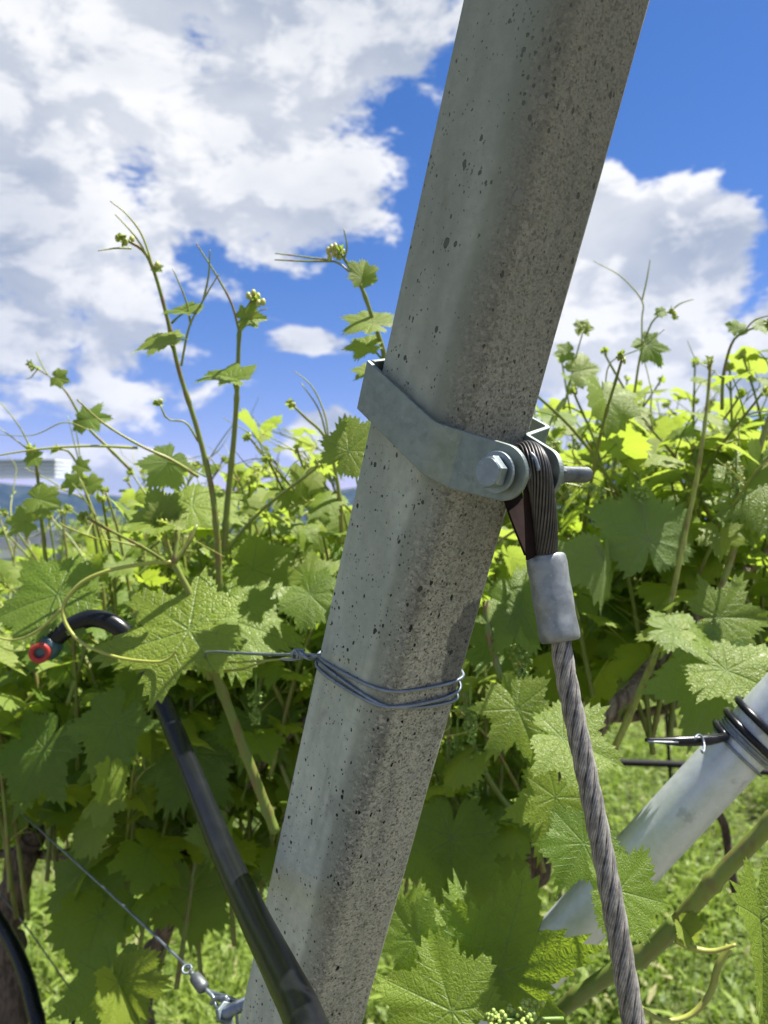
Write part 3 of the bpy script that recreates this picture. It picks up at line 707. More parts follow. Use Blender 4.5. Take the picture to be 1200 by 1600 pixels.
# ------------------------------------------------------------------ leaves
def leaf_tpl(seed, K=42, nr=6):
    rng = np.random.default_rng(seed)
    deg = np.array([0, 24, 33, 54, 80, 92, 108, 130, 150, 168, 176, 180.]); dp = rng.uniform(-.12, .12); rb = np.array([1.0, .70 + dp, .72 + dp, .93, .62 + dp, .62 + dp, .80, .60, .60, .50, .30, .10])
    na = 2 * K; th = (np.arange(na) / na * 2 - 1) * np.pi
    def side(sgn):
        j = 1 + rng.uniform(-.11, .11, len(rb)); d = deg + np.concatenate([[0], rng.uniform(-4, 4, len(deg) - 4), [0, 0, 0]]); return np.sort(d), rb * j
    dl, rl = side(-1); dr, rrr = side(1); rl[0] = rrr[0] = 1
    ad = np.abs(np.degrees(th)); r = np.where(th < 0, np.interp(ad, dl, rl), np.interp(ad, dr, rrr))
    amp = .070 * (1 + .7 * rng.standard_normal(na).clip(-1, 1)); lob = np.clip(r, .5, 1)
    sg = np.where(np.arange(na) % 2 == 0, 1, -1) * (ad < 166)
    r = r * (1 + amp * sg * (lob + .25))
    fr = np.array([.10, .28, .46, .64, .80, .91, 1.])[-nr - 1:] if nr >= 6 else (np.array([.22, .5, .78, 1.]) if nr >= 4 else np.array([.45, 1.]))
    R2 = fr[:, None] * (r[None] * (fr[:, None] > .95) + (fr[:, None] <= .95) * (r * .25 + .75 * np.convolve(np.concatenate([r[-2:], r, r[:2]]), np.ones(5) / 5, 'valid'))[None])
    X = R2 * np.sin(th)[None]; Y = R2 * np.cos(th)[None]; n = len(fr)
    xy = np.vstack([[0, 0], np.stack([X, Y], -1).reshape(-1, 2)]); TH = np.concatenate([[0], np.tile(th, n)])
    j = np.arange(na); k = (j + 1) % na
    tri = np.stack([np.zeros(na, int), 1 + k, 1 + j], -1)
    i = np.arange(n - 1)[:, None] * na + 1
    quad = np.stack([i + j[None], i + k[None], i + na + k[None], i + na + j[None]], -1).reshape(-1, 4)
    va = np.radians([0, 53, -53, 106, -106, 150, -150])
    mid = th + np.pi / na
    sc = va[np.argmin(np.abs((mid[:, None] - va[None] + np.pi) % (2 * np.pi) - np.pi), axis=1)]
    def uvf(idx, s):
        x, y = xy[idx][..., 0], xy[idx][..., 1]; s = s[:, None]
        return np.stack([x * np.sin(s) + y * np.cos(s), np.abs(x * np.cos(s) - y * np.sin(s))], -1)
    uvt = uvf(tri, sc); uvq = uvf(quad, np.tile(sc, n - 1))
    return xy, TH, [tri, quad], [uvt, uvq], va
TPL = {0: [leaf_tpl(s, 46, 6) for s in range(4)], 1: [leaf_tpl(10 + s, 28, 4) for s in range(5)], 2: [leaf_tpl(30 + s, 13, 2) for s in range(4)]}
def add_leaf(m, pos, tip, nor, size, rng, lod=1, young=0., droop=None, fold=None):
    xy, TH, F, U, va = TPL[lod][rng.integers(len(TPL[lod]))]
    x = xy[:, 0] * (1 if rng.random() < .5 else -1) * rng.uniform(.9, 1.1); y = xy[:, 1]; r = np.hypot(x, y); flip = 1
    dr = rng.uniform(.0, .42) if droop is None else droop; fo = rng.uniform(-.22, .60) if fold is None else fold
    dist = np.min(np.abs((TH[:, None] - va[None] + np.pi) % (2 * np.pi) - np.pi), axis=1)
    z = fo * np.abs(x) + rng.uniform(-.18, .18) * x * y + rng.uniform(-.10, .10) * x * np.clip(1 - .3 * r, 0, 1) - dr * r ** 2 + rng.uniform(.02, .10) * r ** 2 * np.sin(3 * TH + rng.uniform(0, 6)) \
        + rng.uniform(.01, .045) * r ** 3 * np.sin(8 * TH + rng.uniform(0, 6)) + .022 * np.sin(np.clip(dist / .46, 0, 1) * np.pi) * r
    T = nrm(tip); N = np.asarray(nor, float); N = nrm(N - T * (N @ T)); Xx = np.cross(T, N)
    V = pos + size * (x[:, None] * Xx + y[:, None] * T + z[:, None] * N)
    det = np.sign(np.linalg.det(np.stack([Xx, T, N])))
    FF = F; UU = U
    # keep the upper side facing N whatever the mirroring
    a, b, c = V[F[0][0]]; nn = np.cross(b - a, c - a)
    if nn @ N < 0: FF = [f[:, ::-1] for f in F]; UU = [u[:, ::-1] for u in U]
    m.add(V, FF, UU, (young, rng.random(), size))
def petiole(m, a, b, r, young=.3, sag=.1):
    d = b - a; L = np.linalg.norm(d); mid = (a + b) / 2 + np.array([0, 0, L * sag])
    m.tube(smooth([a, mid, b], 4), [r * 1.2, r * .85, r * .8], 6, col=(young, .5, 0))
def tendril(m, pts, r=.0010, col=(.8, .4, 0)):
    m.tube(smooth(pts, 7), [r * 1.25, r, r * .55], 6, col=col)
ALLSHOOTS = []
def shoot(parent, pts, r0, r1, seed, sizes=(.060, .02), spacing=.065, lod=1, leaves=True, tip=True, keep=None, tend=.5, start=0., young=(0.05, .9), clear=None, pet=1., stemcol=.25):
    """a green shoot: stem mesh (part) with leaves and tendrils as sub-parts"""
    rng = np.random.default_rng(seed); P = smooth(pts, 8)
    cl = np.concatenate([[0], np.cumsum(np.linalg.norm(np.diff(P, axis=0), axis=1))]); L = cl[-1]
    sm = MB(); lm = MB(); tm = MB()
    nodes = np.arange(start * L + spacing * rng.uniform(.3, .8), L * .985, spacing)
    # stem swells at the nodes
    ss = np.linspace(0, L, max(10, int(L / .006))); Q = np.stack([np.interp(ss, cl, P[:, i]) for i in range(3)], 1)
    rad = r0 + (r1 - r0) * (ss / L)
    for nd in nodes: rad = rad * (1 + .30 * np.exp(-((ss - nd) / .004) ** 2))
    n = len(ss); sm.tube(Q, rad, 10 if lod < 2 else 6, col=(stemcol, rng.uniform(.2, .9), 0))
    T, N, B = frames(Q); sidea = rng.uniform(0, 6.28)
    for i, nd in enumerate(nodes):
        f = nd / L; k = min(int(nd / L * (n - 1)), n - 1); p = Q[k]; t = T[k]
        a = sidea + (i % 2) * np.pi + rng.uniform(-.5, .5); out = math.cos(a) * N[k] + math.sin(a) * B[k]
        sz = (sizes[0] + (sizes[1] - sizes[0]) * f ** 1.3) * rng.uniform(.6, 1.3)
        yg = np.clip(young[0] + (young[1] - young[0]) * f ** 2 + .45 * np.clip((p[2] - 1.30) / .2, 0, 1) * (rng.random() < .7) + rng.uniform(-.1, .1), 0, 1)
        pd = nrm(out * 1.0 + t * .55 + np.array([0, 0, .25])); q = p + pd * sz * rng.uniform(1.0, 1.5) * pet
        if leaves and (keep is None or keep(q, sz)):
            petiole(lm, p, q, max(.0009, sz * .018), .35)
            h = out * 1.0 + np.array([0, 0, -rng.uniform(.1, .9)]) + rng.normal(0, .3, 3)
            nn = np.array([0, 0, 1.]) + out * rng.uniform(-.1, .7) + SUN * .35 + rng.normal(0, .28, 3)
            add_leaf(lm, q, h, nn, sz, rng, lod, yg, None)
        if rng.random() < tend and f > .15:
            o2 = -out; Lt = rng.uniform(.05, .13); q1 = p + nrm(o2 + t * 1.2) * Lt * .45
            c1_, c2_ = nrm(o2 * .6 + t * rng.uniform(.2, 1.4) + rng.normal(0, .4, 3)), nrm(o2 + t * .3 + rng.normal(0, .6, 3))
            if clear is None or clear(q1):
                tendril(sm, [p, p + nrm(o2 + t * 1.5) * Lt * .22, q1], .0011)
                tendril(sm, [q1, q1 + c1_ * Lt * .35, q1 + c1_ * Lt * .6 + rng.normal(0, .012, 3)], .0008)
                tendril(sm, [q1, q1 + c2_ * Lt * .25, q1 + c2_ * Lt * .42 + rng.normal(0, .015, 3)], .0007)
    if tip:
        e = Q[-1]
        for q in range(5):
            dv = nrm(T[-1] * rng.uniform(.2, 1.2) + rng.normal(0, .7, 3)); sm.ball(e + dv * .0040, .0020, 7, 5, (.95, .15, 0), (.8, .8, 1.6))
        for q in range(3):
            dv = nrm(T[-1] + rng.normal(0, .6, 3)); add_leaf(lm, e + dv * .004, dv, np.cross(dv, rng.normal(0, 1, 3)), rng.uniform(.005, .009), rng, min(lod, 1) if lod < 2 else 2, .95, .3, .7)
    so_ = sm.build('shoot', M_STEM, parent)
    if lm.nv: add_child(lm, 'leaves', M_LEAF, so_)
    return so_, Q, T
def under(o, root):
    o.parent = root
    if root.parent is None: o.matrix_parent_inverse = root.matrix_basis.inverted()
    return o
def add_child(mb, name, material, parent):
    """mesh in world coordinates under a part that itself sits at the world origin of its thing"""
    return under(mb.build(name, material), parent)
def cluster(parent, c, L, w_, seed, n=70, col=.5, rb=.0020, d=(0, 0, -1)):
    rng = np.random.default_rng(seed); m = MB(); d = nrm(d); c = np.asarray(c, float)
    m.tube(smooth([c - d * .02, c, c + d * L * .5, c + d * L], 4), [.0014, .0012, .0006], 6)
    x = nrm(np.cross(d, [.3, .9, .1])); y = np.cross(d, x)
    for _ in range(n):
        t = rng.uniform(0, 1) ** .8; a = rng.uniform(0, 6.28); rr_ = w_ * (1 - .65 * t) * rng.uniform(.3, 1)
        p = c + d * L * t + rr_ * (math.cos(a) * x + math.sin(a) * y)
        m.ball(p, rb * rng.uniform(.75, 1.15), 7, 5, (0, np.clip(col + rng.uniform(-.25, .25), 0, 1), 0))
        if rng.random() < .35: m.tube([c + d * L * max(0, t - .1), p], .0005, 4)
    return m.build('grape_cluster', M_BERRY, parent)

def vine_root(name, x, y, label, group=None):
    o = empty(name, (x, y, 0)); return tag(o, label, 'grapevine', group)
VL = vine_root('grapevine', *(at(215, 1600, 1.35)[:2]), 'nearest vine left of the concrete post, tall shoots rising into the sky')
VC = vine_root('grapevine', *(at(700, 1340, 1.05)[:2]), 'vine growing directly behind the concrete post and the steel rope')
VR = vine_root('grapevine', *(at(1300, 1300, 1.25)[:2]), 'bushy vine at right edge behind the galvanised strut')

# ---- traced shoots against the sky (picture paths, each at its own distance)
def path(pts, d0, d1=None):
    d1 = d0 if d1 is None else d1; n = len(pts); return [at(p[0], p[1], d0 + (d1 - d0) * i / (n - 1)) for i, p in enumerate(pts)]
def bare(parent, pts, d0, d1, r0, r1, seed=0, col=.25, tips=True):
    so_, Q, T = shoot(parent, path(pts, d0, d1), r0, r1, seed, leaves=False, tend=0, tip=tips, lod=0, spacing=.07, stemcol=col); return so_
def part_leaf(parent, px, py, d, tipdir, length, tilt=(0, .5), young=.3, seed=0, pet=None, droop=.18, fold=.15, flip=False, petr=.0011):
    """one traced leaf: (px,py) petiole joint, tipdir in the picture, length in px, tilt = (right, up) lean of its normal"""
    rng = np.random.default_rng(seed * 7 + int(px)); m = MB(); tx, ty = tipdir; l = math.hypot(tx, ty); tx, ty = tx / l, -ty / l
    nz = math.sqrt(max(.05, 1 - tilt[0] ** 2 - tilt[1] ** 2)); N = cv(tilt[0], tilt[1], -nz)
    T = cv(tx, ty, (tx * tilt[0] + ty * tilt[1]) / nz); fore = 1 / np.linalg.norm(T)
    sz = length / FPX * d / max(.35, fore); 
    if flip: N = -N
    add_leaf(m, at(px, py, d), T, N, sz, rng, 0, young, droop if not flip else -droop, fold)
    if pet is not None: petiole(m, at(pet[0], pet[1], pet[2] if len(pet) > 2 else d + .01), at(px, py, d), petr, .5, .05)
    return under(m.build('leaf', M_LEAF), parent)
def part_tendril(parent, groups, d0, d1, r=.0011, col=(.8, .3, 0)):
    m = MB()
    for gpts in groups: tendril(m, path(gpts, d0, d1), r, col)
    return under(m.build('tendril', M_STEM), parent)

# left vine -- children of its empty sit in world space
s1 = bare(VL, [(345, 965), (340, 850), (330, 760), (308, 670), (280, 580), (262, 500), (241, 425), (224, 392), (196, 374)], .84, .74, .0042, .0016, 1)
part_tendril(s1, [[(240, 420), (222, 368), (198, 335), (172, 314)], [(233, 404), (210, 368), (180, 335)], [(205, 388), (180, 388), (153, 392)]], .75, .73, .0009)
part_tendril(s1, [[(283, 572), (296, 510), (318, 468), (342, 428)], [(298, 508), (290, 468), (270, 420)], [(318, 468), (326, 430), (328, 390)]], .765, .75, .0011, (.5, .3, 0))
part_leaf(s1, 291, 487, .76, (-.9, -.4), 34, (0, .82), .95, 1, (268, 505), fold=.3); 
part_leaf(s1, 262, 532, .76, (-1, .25), 58, (-.1, .80), .95, 2, (272, 550)); part_leaf(s1, 244, 418, .75, (.4, .3), 12, (0, .3), .9, 3, (240, 422))
s2 = bare(VL, [(350, 860), (356, 780), (366, 680), (371, 600), (374, 520), (380, 494), (394, 470)], .84, .78, .0040, .0020, 2)
part_tendril(s2, [[(374, 518), (362, 475), (338, 430), (307, 381)]], .785, .77, .0012, (.35, .8, 0)); part_tendril(s2, [[(378, 515), (390, 500), (400, 488), (418, 482)]], .78, .77, .0008)
part_leaf(s2, 386, 498, .775, (.8, -.1), 32, (0, .3), .9, 4, (378, 516), fold=.4); part_leaf(s2, 362, 590, .78, (-.8, -.25), 54, (0, .85), .95, 5, (368, 610), fold=.3)
m = MB(); rg = np.random.default_rng(3)
for (bx_, by_, bd) in [(388, 462, .78), (396, 458, .78), (403, 463, .78), (404, 474, .77), (411, 472, .77), (184, 372, .74), (196, 378, .74), (206, 374, .745), (246, 414, .75)]:
    m = MB(); m.ball(at(bx_, by_, bd), .0032, 8, 6, (0, .8, 0), (.9, .9, 1.3)); add_child(m, 'bud', M_BERRY, s1 if bx_ < 300 else s2)
s3 = bare(VC, [(640, 700), (606, 585), (598, 545), (583, 500), (566, 452), (548, 420), (532, 396)], .80, .74, .0042, .0014, 3, .3)
part_tendril(s3, [[(563, 445), (530, 412), (480, 402), (430, 396)], [(520, 408), (475, 408), (429, 406)], [(538, 405), (542, 385), (537, 357)]], .745, .735, .0010, (.5, .9, 0))
part_leaf(s3, 566, 434, .745, (.1, -.8), 34, (.1, .2), .9, 6, (562, 446), fold=.5); part_leaf(s3, 582, 505, .76, (-1, -.35), 52, (0, .75), .95, 7, (590, 520)); part_leaf(s3, 575, 540, .77, (-1, .1), 40, (-.1, .7), .95, 8, (596, 560))
part_leaf(s3, 580, 580, .78, (-1, -.2), 34, (0, .75), .95, 9, (605, 590))
for (bx_, by_) in [(515, 402), (522, 396), (524, 386), (513, 392), (528, 400), (518, 388)]:
    m = MB(); m.ball(at(bx_, by_, .74), .0030, 8, 6, (0, .7, 0), (.8, .8, 1.5)); add_child(m, 'bud', M_BERRY, s3)
s4 = bare(VL, [(535, 850), (530, 775), (517, 705), (502, 675), (480, 655), (458, 634)], .92, .86, .0034, .0014, 4, .5)
part_tendril(s4, [[(515, 700), (508, 650), (488, 605), (460, 580)], [(512, 690), (498, 640), (470, 598)]], .87, .86, .0010)
s5 = bare(VL, [(78, 960), (70, 860), (62, 780), (56, 722), (48, 700)], .98, .92, .0036, .0016, 5)
part_tendril(s5, [[(52, 712), (38, 680), (22, 655), (0, 628)], [(46, 704), (28, 690), (-10, 662)]], .92, .90, .0009)
part_leaf(s5, 55, 715, .92, (-1, .2), 22, (0, .3), .9, 10); part_leaf(s5, 60, 780, .93, (1, .25), 40, (0, .4), .7, 11); part_leaf(s5, 40, 815, .93, (-1, -.1), 38, (0, .3), .6, 77, (60, 830))
s6 = bare(VL, [(165, 960), (152, 860), (138, 780), (125, 735), (108, 706), (92, 702)], 1.0, .95, .0034, .0014, 6, .3)
part_tendril(s6, [[(128, 740), (118, 700), (106, 650)], [(128, 740), (122, 690), (116, 658)]], .96, .95, .0008); part_leaf(s6, 124, 728, .95, (.5, .2), 20, (0, .3), .9, 13)
part_leaf(s6, 118, 752, .95, (-.6, .2), 26, (0, .3), .9, 14, (132, 760)); part_leaf(s6, 142, 758, .95, (.9, -.5), 22, (0, .3), .9, 15)
s7 = bare(VL, [(310, 745), (270, 720), (215, 694), (160, 660), (120, 624)], .86, .80, .0022, .0009, 7, .55, False)
part_tendril(s7, [[(215, 700), (140, 697), (60, 702), (-30, 716)]], .82, .80, .0014, (.95, 0, 0)); part_tendril(s7, [[(140, 672), (100, 660), (50, 680), (-20, 678)]], .84, .84, .0007)
s8 = bare(VL, [(205, 735), (170, 700), (135, 665), (105, 615), (80, 590), (52, 573)], .95, .92, .0024, .0009, 8, .3)
part_tendril(s8, [[(75, 587), (62, 562), (56, 548)], [(60, 575), (48, 590), (40, 592)]], .92, .92, .0007); part_leaf(s8, 90, 590, .92, (.6, .15), 20, (0, .3), .9, 16)
part_leaf(s8, 138, 655, .93, (.8, -.1), 36, (0, .35), .55, 17, (130, 660)); part_leaf(s8, 128, 662, .93, (-.4, .3), 18, (0, .35), .8, 18)
s9 = bare(VL, [(250, 632), (262, 655), (290, 660), (310, 690)][::-1], .84, .82, .0014, .0008, 9, .5)
# the hub with the big curling tendril and the large leaves
s10 = bare(VL, [(330, 1060), (318, 1000), (300, 935), (272, 880), (258, 840), (254, 818)], .78, .74, .0052, .0022, 10, .35)
s11 = bare(VL, [(430, 1300), (398, 1215), (366, 1130), (340, 1060), (330, 1030)], .80, .77, .0056, .0052, 11, .15, False)
part_tendril(s10, [[(268, 878), (225, 881), (165, 893), (122, 915), (98, 955), (122, 1000), (180, 1026), (240, 1034), (262, 1030), (276, 1017)]], .74, .70, .0019, (.95, .15, 0))
part_tendril(s10, [[(98, 950), (60, 985), (20, 1000), (-20, 990)]], .75, .78, .0014, (.8, .1, 0))
part_tendril(s10, [[(340, 1035), (380, 1034), (440, 1030), (470, 1024)], [(338, 1050), (380, 1045), (420, 1032), (462, 1030)]], .74, .70, .0012, (.8, .3, 0))
for (a, b) in [((272, 880), (276, 800)), ((272, 880), (308, 820))]: bare(VL, [a, ((a[0] + b[0]) / 2 + 3, (a[1] + b[1]) / 2), b], .74, .75, .0028, .0018, 12, .3, False)
part_leaf(s10, 296, 985, .735, (-1, .28), 150, (-.10, .72), .40, 20, (318, 1000), .12, .10); part_leaf(s10, 318, 978, .76, (.2, 1.0), 66, (.3, .5), .2, 21, (318, 1000), .35, .4)
part_leaf(s10, 352, 968, .80, (1, .22), 128, (.05, .72), .40, 22, (325, 1010), .20, .05); part_leaf(s10, 250, 815, .745, (-.9, -.1), 56, (0, .75), .92, 23, (258, 850), .1, .5)
part_leaf(s10, 254, 812, .742, (.8, -.3), 40, (.2, .45), .88, 24, None, .1, .4); part_leaf(s10, 300, 792, .88, (1, .12), 92, (.0, .80), .30, 25, (300, 830), .25, .1)
part_leaf(s1, 262, 722, .86, (-.55, .85), 50, (.1, .25), .5, 26, (322, 745), .15, .1, True)
part_leaf(s10, 92, 930, .82, (-1, .25), 118, (-.1, .60), .25, 27, (160, 940), .15, .1); part_leaf(VL, 100, 925, .86, (.6, .5), 62, (.1, .6), .25, 28, None)
part_leaf(VL, 395, 890, .90, (1, .35), 80, (.1, .5), .45, 29); part_leaf(VC, 545, 705, .74, (.5, -.5), 74, (-.2, .35), .65, 30, (560, 760), .15, .1)
part_leaf(VC, 560, 700, .75, (-.7, -.1), 50, (-.2, .4), .6, 31); part_leaf(VL, 482, 905, .82, (.55, -.35), 60, (-.2, .55), .5, 32, (470, 960)); part_leaf(VL, 485, 930, .80, (.7, .6), 62, (-.1, .5), .55, 33)
part_leaf(VL, 180, 1130, .86, (-.5, 1), 90, (-.2, .35), .1, 34); part_leaf(VL, 300, 1175, .95, (-.4, 1), 95, (.1, .35), .05, 35); part_leaf(VL, 395, 1125, .95, (.8, .8), 80, (.2, .4), .1, 36)
part_leaf(VL, 70, 1170, .95, (-.5, 1), 100, (-.2, .4), .1, 37); part_leaf(VL, 298, 1395, 1.0, (0, 1), 85, (.1, .15), 0., 38); part_leaf(VL, 140, 1380, 1.0, (-.1, 1), 95, (-.2, .25), .05, 39)
part_leaf(VL, 175, 1530, .85, (-.15, 1), 95, (.0, .45), .15, 40); part_leaf(VL, 185, 1535, .83, (.5, 1), 75, (.6, .3), .6, 41, None, .1, .9); part_leaf(VL, 350, 1300, .9, (-.4, 1), 60, (-.5, .3), .2, 42, None, .1, .8)
# centre bottom and right
s12 = bare(VC, [(758, 940), (766, 1000), (783, 1062)][::-1], .78, .80, .0040, .0038, 13, .1, False)
s13 = bare(VC, [(832, 1312), (800, 1270), (762, 1215), (735, 1150), (725, 1080)], .84, .82, .0046, .0030, 14, .15, False)
s14 = bare(VC, [(704, 1330), (700, 1250), (702, 1160), (700, 1080)], .86, .86, .0040, .0030, 15, .1, False)
part_leaf(VC, 782, 1520, .64, (.30, -1), 160, (-.10, .20), .0, 50, (790, 1610, .66), -.05, .10); part_leaf(VC, 742, 1500, .65, (-.2, -1), 105, (.2, .45), .45, 51, None, .1, .25)
part_leaf(VC, 706, 1580, .60, (-1, -.25), 122, (-.15, .55), .1, 52, (700, 1640, .62), .12, .05); part_leaf(VC, 706, 1310, .80, (-.15, 1), 110, (-.2, .35), 0., 53); part_leaf(VC, 745, 1335, .80, (.5, 1), 100, (.1, .3), 0., 54)
part_leaf(VC, 808, 1108, .72, (.35, .9), 84, (-.1, .40), .35, 55, (805, 1080, .75), .1, .15); part_leaf(VC, 800, 1088, .74, (-.8, -.3), 36, (-.3, .3), .1, 56)
part_leaf(VC, 868, 1246, .70, (-.35, 1), 92, (.05, .35), .30, 57, (862, 1215, .74), .1, .1, ); part_leaf(VC, 912, 1318, .62, (-.6, .8), 74, (-.1, .50), .10, 58, None, .0, .15)
part_leaf(VC, 966, 1392, .57, (1, .22), 82, (.05, .50), .45, 59, None, .10, .05); part_leaf(VC, 880, 1155, .68, (.9, .25), 92, (0, .74), .35, 60); part_leaf(VC, 815, 955, .80, (.1, -1), 75, (-.3, .4), .35, 61)
part_leaf(VC, 800, 960, .80, (.6, .9), 66, (.1, .5), .35, 62); part_leaf(VC, 760, 1010, .84, (1, .0), 70, (0, .6), .2, 63)
part_leaf(VC, 640, 1440, .72, (.3, -.9), 55, (0, .3), 0., 64); part_leaf(VC, 650, 1470, .64, (-.4, -.5), 80, (-.1, .3), 0., 65)
s15 = bare(VR, [(1260, 1225), (1200, 1290), (1120, 1372), (1060, 1440)], .56, .60, .0064, .0066, 16, .35, False)
s16 = bare(VR, [(1060, 1440), (1010, 1488), (950, 1524), (880, 1575), (830, 1640)], .60, .66, .0074, .0064, 17, .12, False)
part_tendril(s15, [[(1056, 1468), (1085, 1482), (1115, 1486), (1150, 1476)], [(1140, 1478), (1122, 1510), (1108, 1555), (1075, 1588), (1030, 1592), (985, 1560)]], .59, .58, .0024, (.8, .3, 0))
part_leaf(s15, 1188, 1438, .50, (-.04, 1), 156, (.55, .25), .45, 70, (1260, 1390, .52), .12, .45); part_leaf(s15, 1068, 1448, .59, (.6, .8), 34, (.3, .3), .9, 71, None, .2, .8)
part_leaf(VR, 1052, 985, .74, (.9, .12), 76, (.1, .80), .55, 72, (1030, 1030), .25, .1); part_leaf(VR, 1052, 985, .742, (-.9, .1), 58, (-.1, .80), .5, 73, None, .25, .1); part_leaf(VR, 1125, 965, .80, (1, -.0), 88, (0, .35), .60, 74, (1100, 1000))
part_leaf(VR, 1120, 1050, .78, (-.35, 1), 125, (-.15, .15), .05, 75, None, .1, .1, True); part_leaf(VR, 1135, 1048, .76, (1, .35), 110, (0, .72), .4, 76, (1090, 1060), .2, .1)
part_leaf(VR, 1012, 842, .84, (-.02, -1), 98, (.1, .25), .2, 78, (1040, 870), .1, .1, True); part_leaf(VR, 945, 875, .82, (-.1, 1), 74, (.5, .2), .55, 79, (930, 850), .1, .6, True)
part_leaf(VR, 1130, 700, .95, (-.6, .2), 60, (0, .4), .9, 80); part_leaf(VR, 1190, 760, .86, (-.8, .45), 90, (-.1, .5), .05, 81)
s17 = bare(VR, [(960, 1170), (1000, 1080), (1040, 975), (1065, 860), (1090, 740), (1104, 640), (1110, 570)], .82, .86, .0040, .0018, 18, .8)
s18 = bare(VR, [(1110, 965), (1140, 880), (1165, 790), (1190, 690), (1215, 620)], .86, .88, .0044, .0030, 19, .6)
s19 = bare(VR, [(975, 680), (990, 620), (1000, 560), (1018, 505), (1040, 488), (1052, 490)], .95, .92, .0020, .0010, 20, .7)
part_tendril(s19, [[(1003, 560), (1003, 500), (1003, 470), (970, 432), (928, 408)], [(1003, 470), (1010, 440), (1016, 405)], [(1045, 490), (1062, 475), (1085, 467)]], .93, .92, .0009)
part_tendril(s19, [[(975, 720), (950, 640), (952, 570), (1000, 545), (1038, 515)]], .94, .92, .0009); part_leaf(s19, 1035, 487, .92, (-.3, .1), 14, (0, .4), .9, 82); part_leaf(s19, 1012, 540, .93, (.5, .8), 40, (.1, .3), .6, 83, (1000, 560))
s20 = bare(VR, [(1128, 640), (1130, 590), (1142, 540), (1160, 520), (1200, 505)], .9, .86, .0022, .0012, 21, .3)
part_tendril(s20, [[(1160, 522), (1180, 500), (1215, 490)]], .86, .85, .0010, (.3, 1, 0)); part_leaf(s20, 1152, 515, .87, (0, -1), 20, (0, .3), .9, 84); part_leaf(s20, 1188, 508, .86, (.8, .3), 22, (0, .6), .6, 85)
s21 = bare(VR, [(880, 640), (890, 600), (902, 550), (912, 515)], .95, .93, .0016, .0008, 22, .5)
part_leaf(s21, 908, 512, .93, (.7, 0), 22, (0, .4), .85, 86); part_leaf(s21, 905, 580, .93, (.8, -.2), 38, (.1, .35), .75, 87, (892, 592)); part_leaf(s21, 886, 550, .93, (-.7, .1), 22, (0, .4), .9, 88)
# clusters
cluster(VC, at(845, 1592, .60), .045, .017, 1, 140, .75, .0020, cv(-.9, .12, -.2)); cluster(VC, at(815, 1005, .80), .045, .018, 2, 90, .30, .0019); cluster(VC, at(740, 1165, .82), .060, .020, 3, 120, .1, .0020)
cluster(VC, at(715, 1150, .84), .035, .016, 4, 70, .1, .0019); cluster(VR, at(942, 620, .95), .05, .016, 5, 90, .3, .0018); cluster(VC, at(850, 690, .80), .055, .018, 6, 110, .45, .0018)
cluster(VR, at(1150, 720, .85), .045, .013, 7, 70, .1, .0019); cluster(VR, at(905, 760, .85), .03, .012, 8, 50, .6, .0016, cv(.9, -.2, 0)); cluster(VC, at(735, 1100, .80), .04, .014, 21, 80, .2, .0019); cluster(VR, at(1000, 760, .86), .04, .014, 22, 70, .5, .0017); cluster(VL, at(400, 1080, .88), .04, .013, 23, 70, .4, .0017); cluster(VR, at(1105, 985, .82), .03, .014, 9, 60, .15, .0019)

# ---- fill shoots of the three near vines
PXL = lambda p: proj(p)
def keep_left(q, sz):
    x, y, d = PXL(q); 
    if d < .80: return False
    top = np.interp(x, [-100, 150, 200, 330, 420, 560, 700], [880, 850, 720, 700, 730, 690, 640])
    if y < top: return False
    if x < 130 and 1290 < y < 1480 and d < 1.6: return False
    if y > 1450: return False
    if 280 < x < 420 and y > 1370: return False
    return True
def keep_right(q, sz):
    x, y, d = PXL(q)
    if d < .80: return False
    top = np.interp(x, [850, 900, 1000, 1100, 1250], [620, 570, 570, 545, 550])
    if y < top - 20: return False
    if x > 900 and y > 1080 + (x < 960) * 60: return False
    if y > 1330: return False
    return True
rng0 = np.random.default_rng(42)
def clr(q):
    x, y, d = PXL(q); return d > .78
def fill(root, n, xr, dr, z0, z1, keep, seed, lod=1, sizes=(.062, .030), lean=.35, **kw):
    rng = np.random.default_rng(seed)
    for i in range(n):
        d = rng.uniform(*dr); px = rng.uniform(*xr); b = at(px, 1200, d); b[2] = rng.uniform(*z0); L = rng.uniform(*z1) - b[2]
        ln = rng.normal(0, lean, 3); ln[2] = 0
        p1 = b + np.array([0, 0, L * .4]) + ln * L * .25; p2 = b + np.array([0, 0, L * .8]) + ln * L * .7; p3 = b + np.array([0, 0, L]) + ln * L * 1.1
        if PXL(p3)[1] < np.interp(PXL(p3)[0], [0, 150, 300, 560, 640, 860, 1000, 1200], [790, 740, 640, 600, 560, 510, 520, 520]): continue
        if sum(keep(q_, .05) for q_ in (p1, p2, (p1 + p2) / 2)) < 3: continue
        shoot(root, [b, p1, p2, p3], .0034, .0014, seed * 100 + i, sizes, .046, lod, keep=keep, clear=clr, tend=.35, tip=PXL(p3)[2] > .7, **kw)
fill(VL, 26, (-60, 560), (.98, 1.3), (.80, .92), (1.15, 1.34), keep_left, 9, sizes=(.052, .040))
fill(VL, 14, (-80, 300), (1.3, 1.8), (.62, .80), (1.1, 1.3), keep_left, 10, sizes=(.060, .045))
fill(VC, 14, (560, 900), (1.2, 1.7), (.75, .95), (1.2, 1.45), keep_right, 12, sizes=(.052, .036))
fill(VL, 62, (-90, 570), (1.0, 1.6), (.80, 1.0), (1.36, 1.52), keep_left, 1, sizes=(.050, .024))
fill(VL, 34, (100, 560), (.93, 1.15), (1.0, 1.2), (1.38, 1.50), keep_left, 2, sizes=(.040, .022))
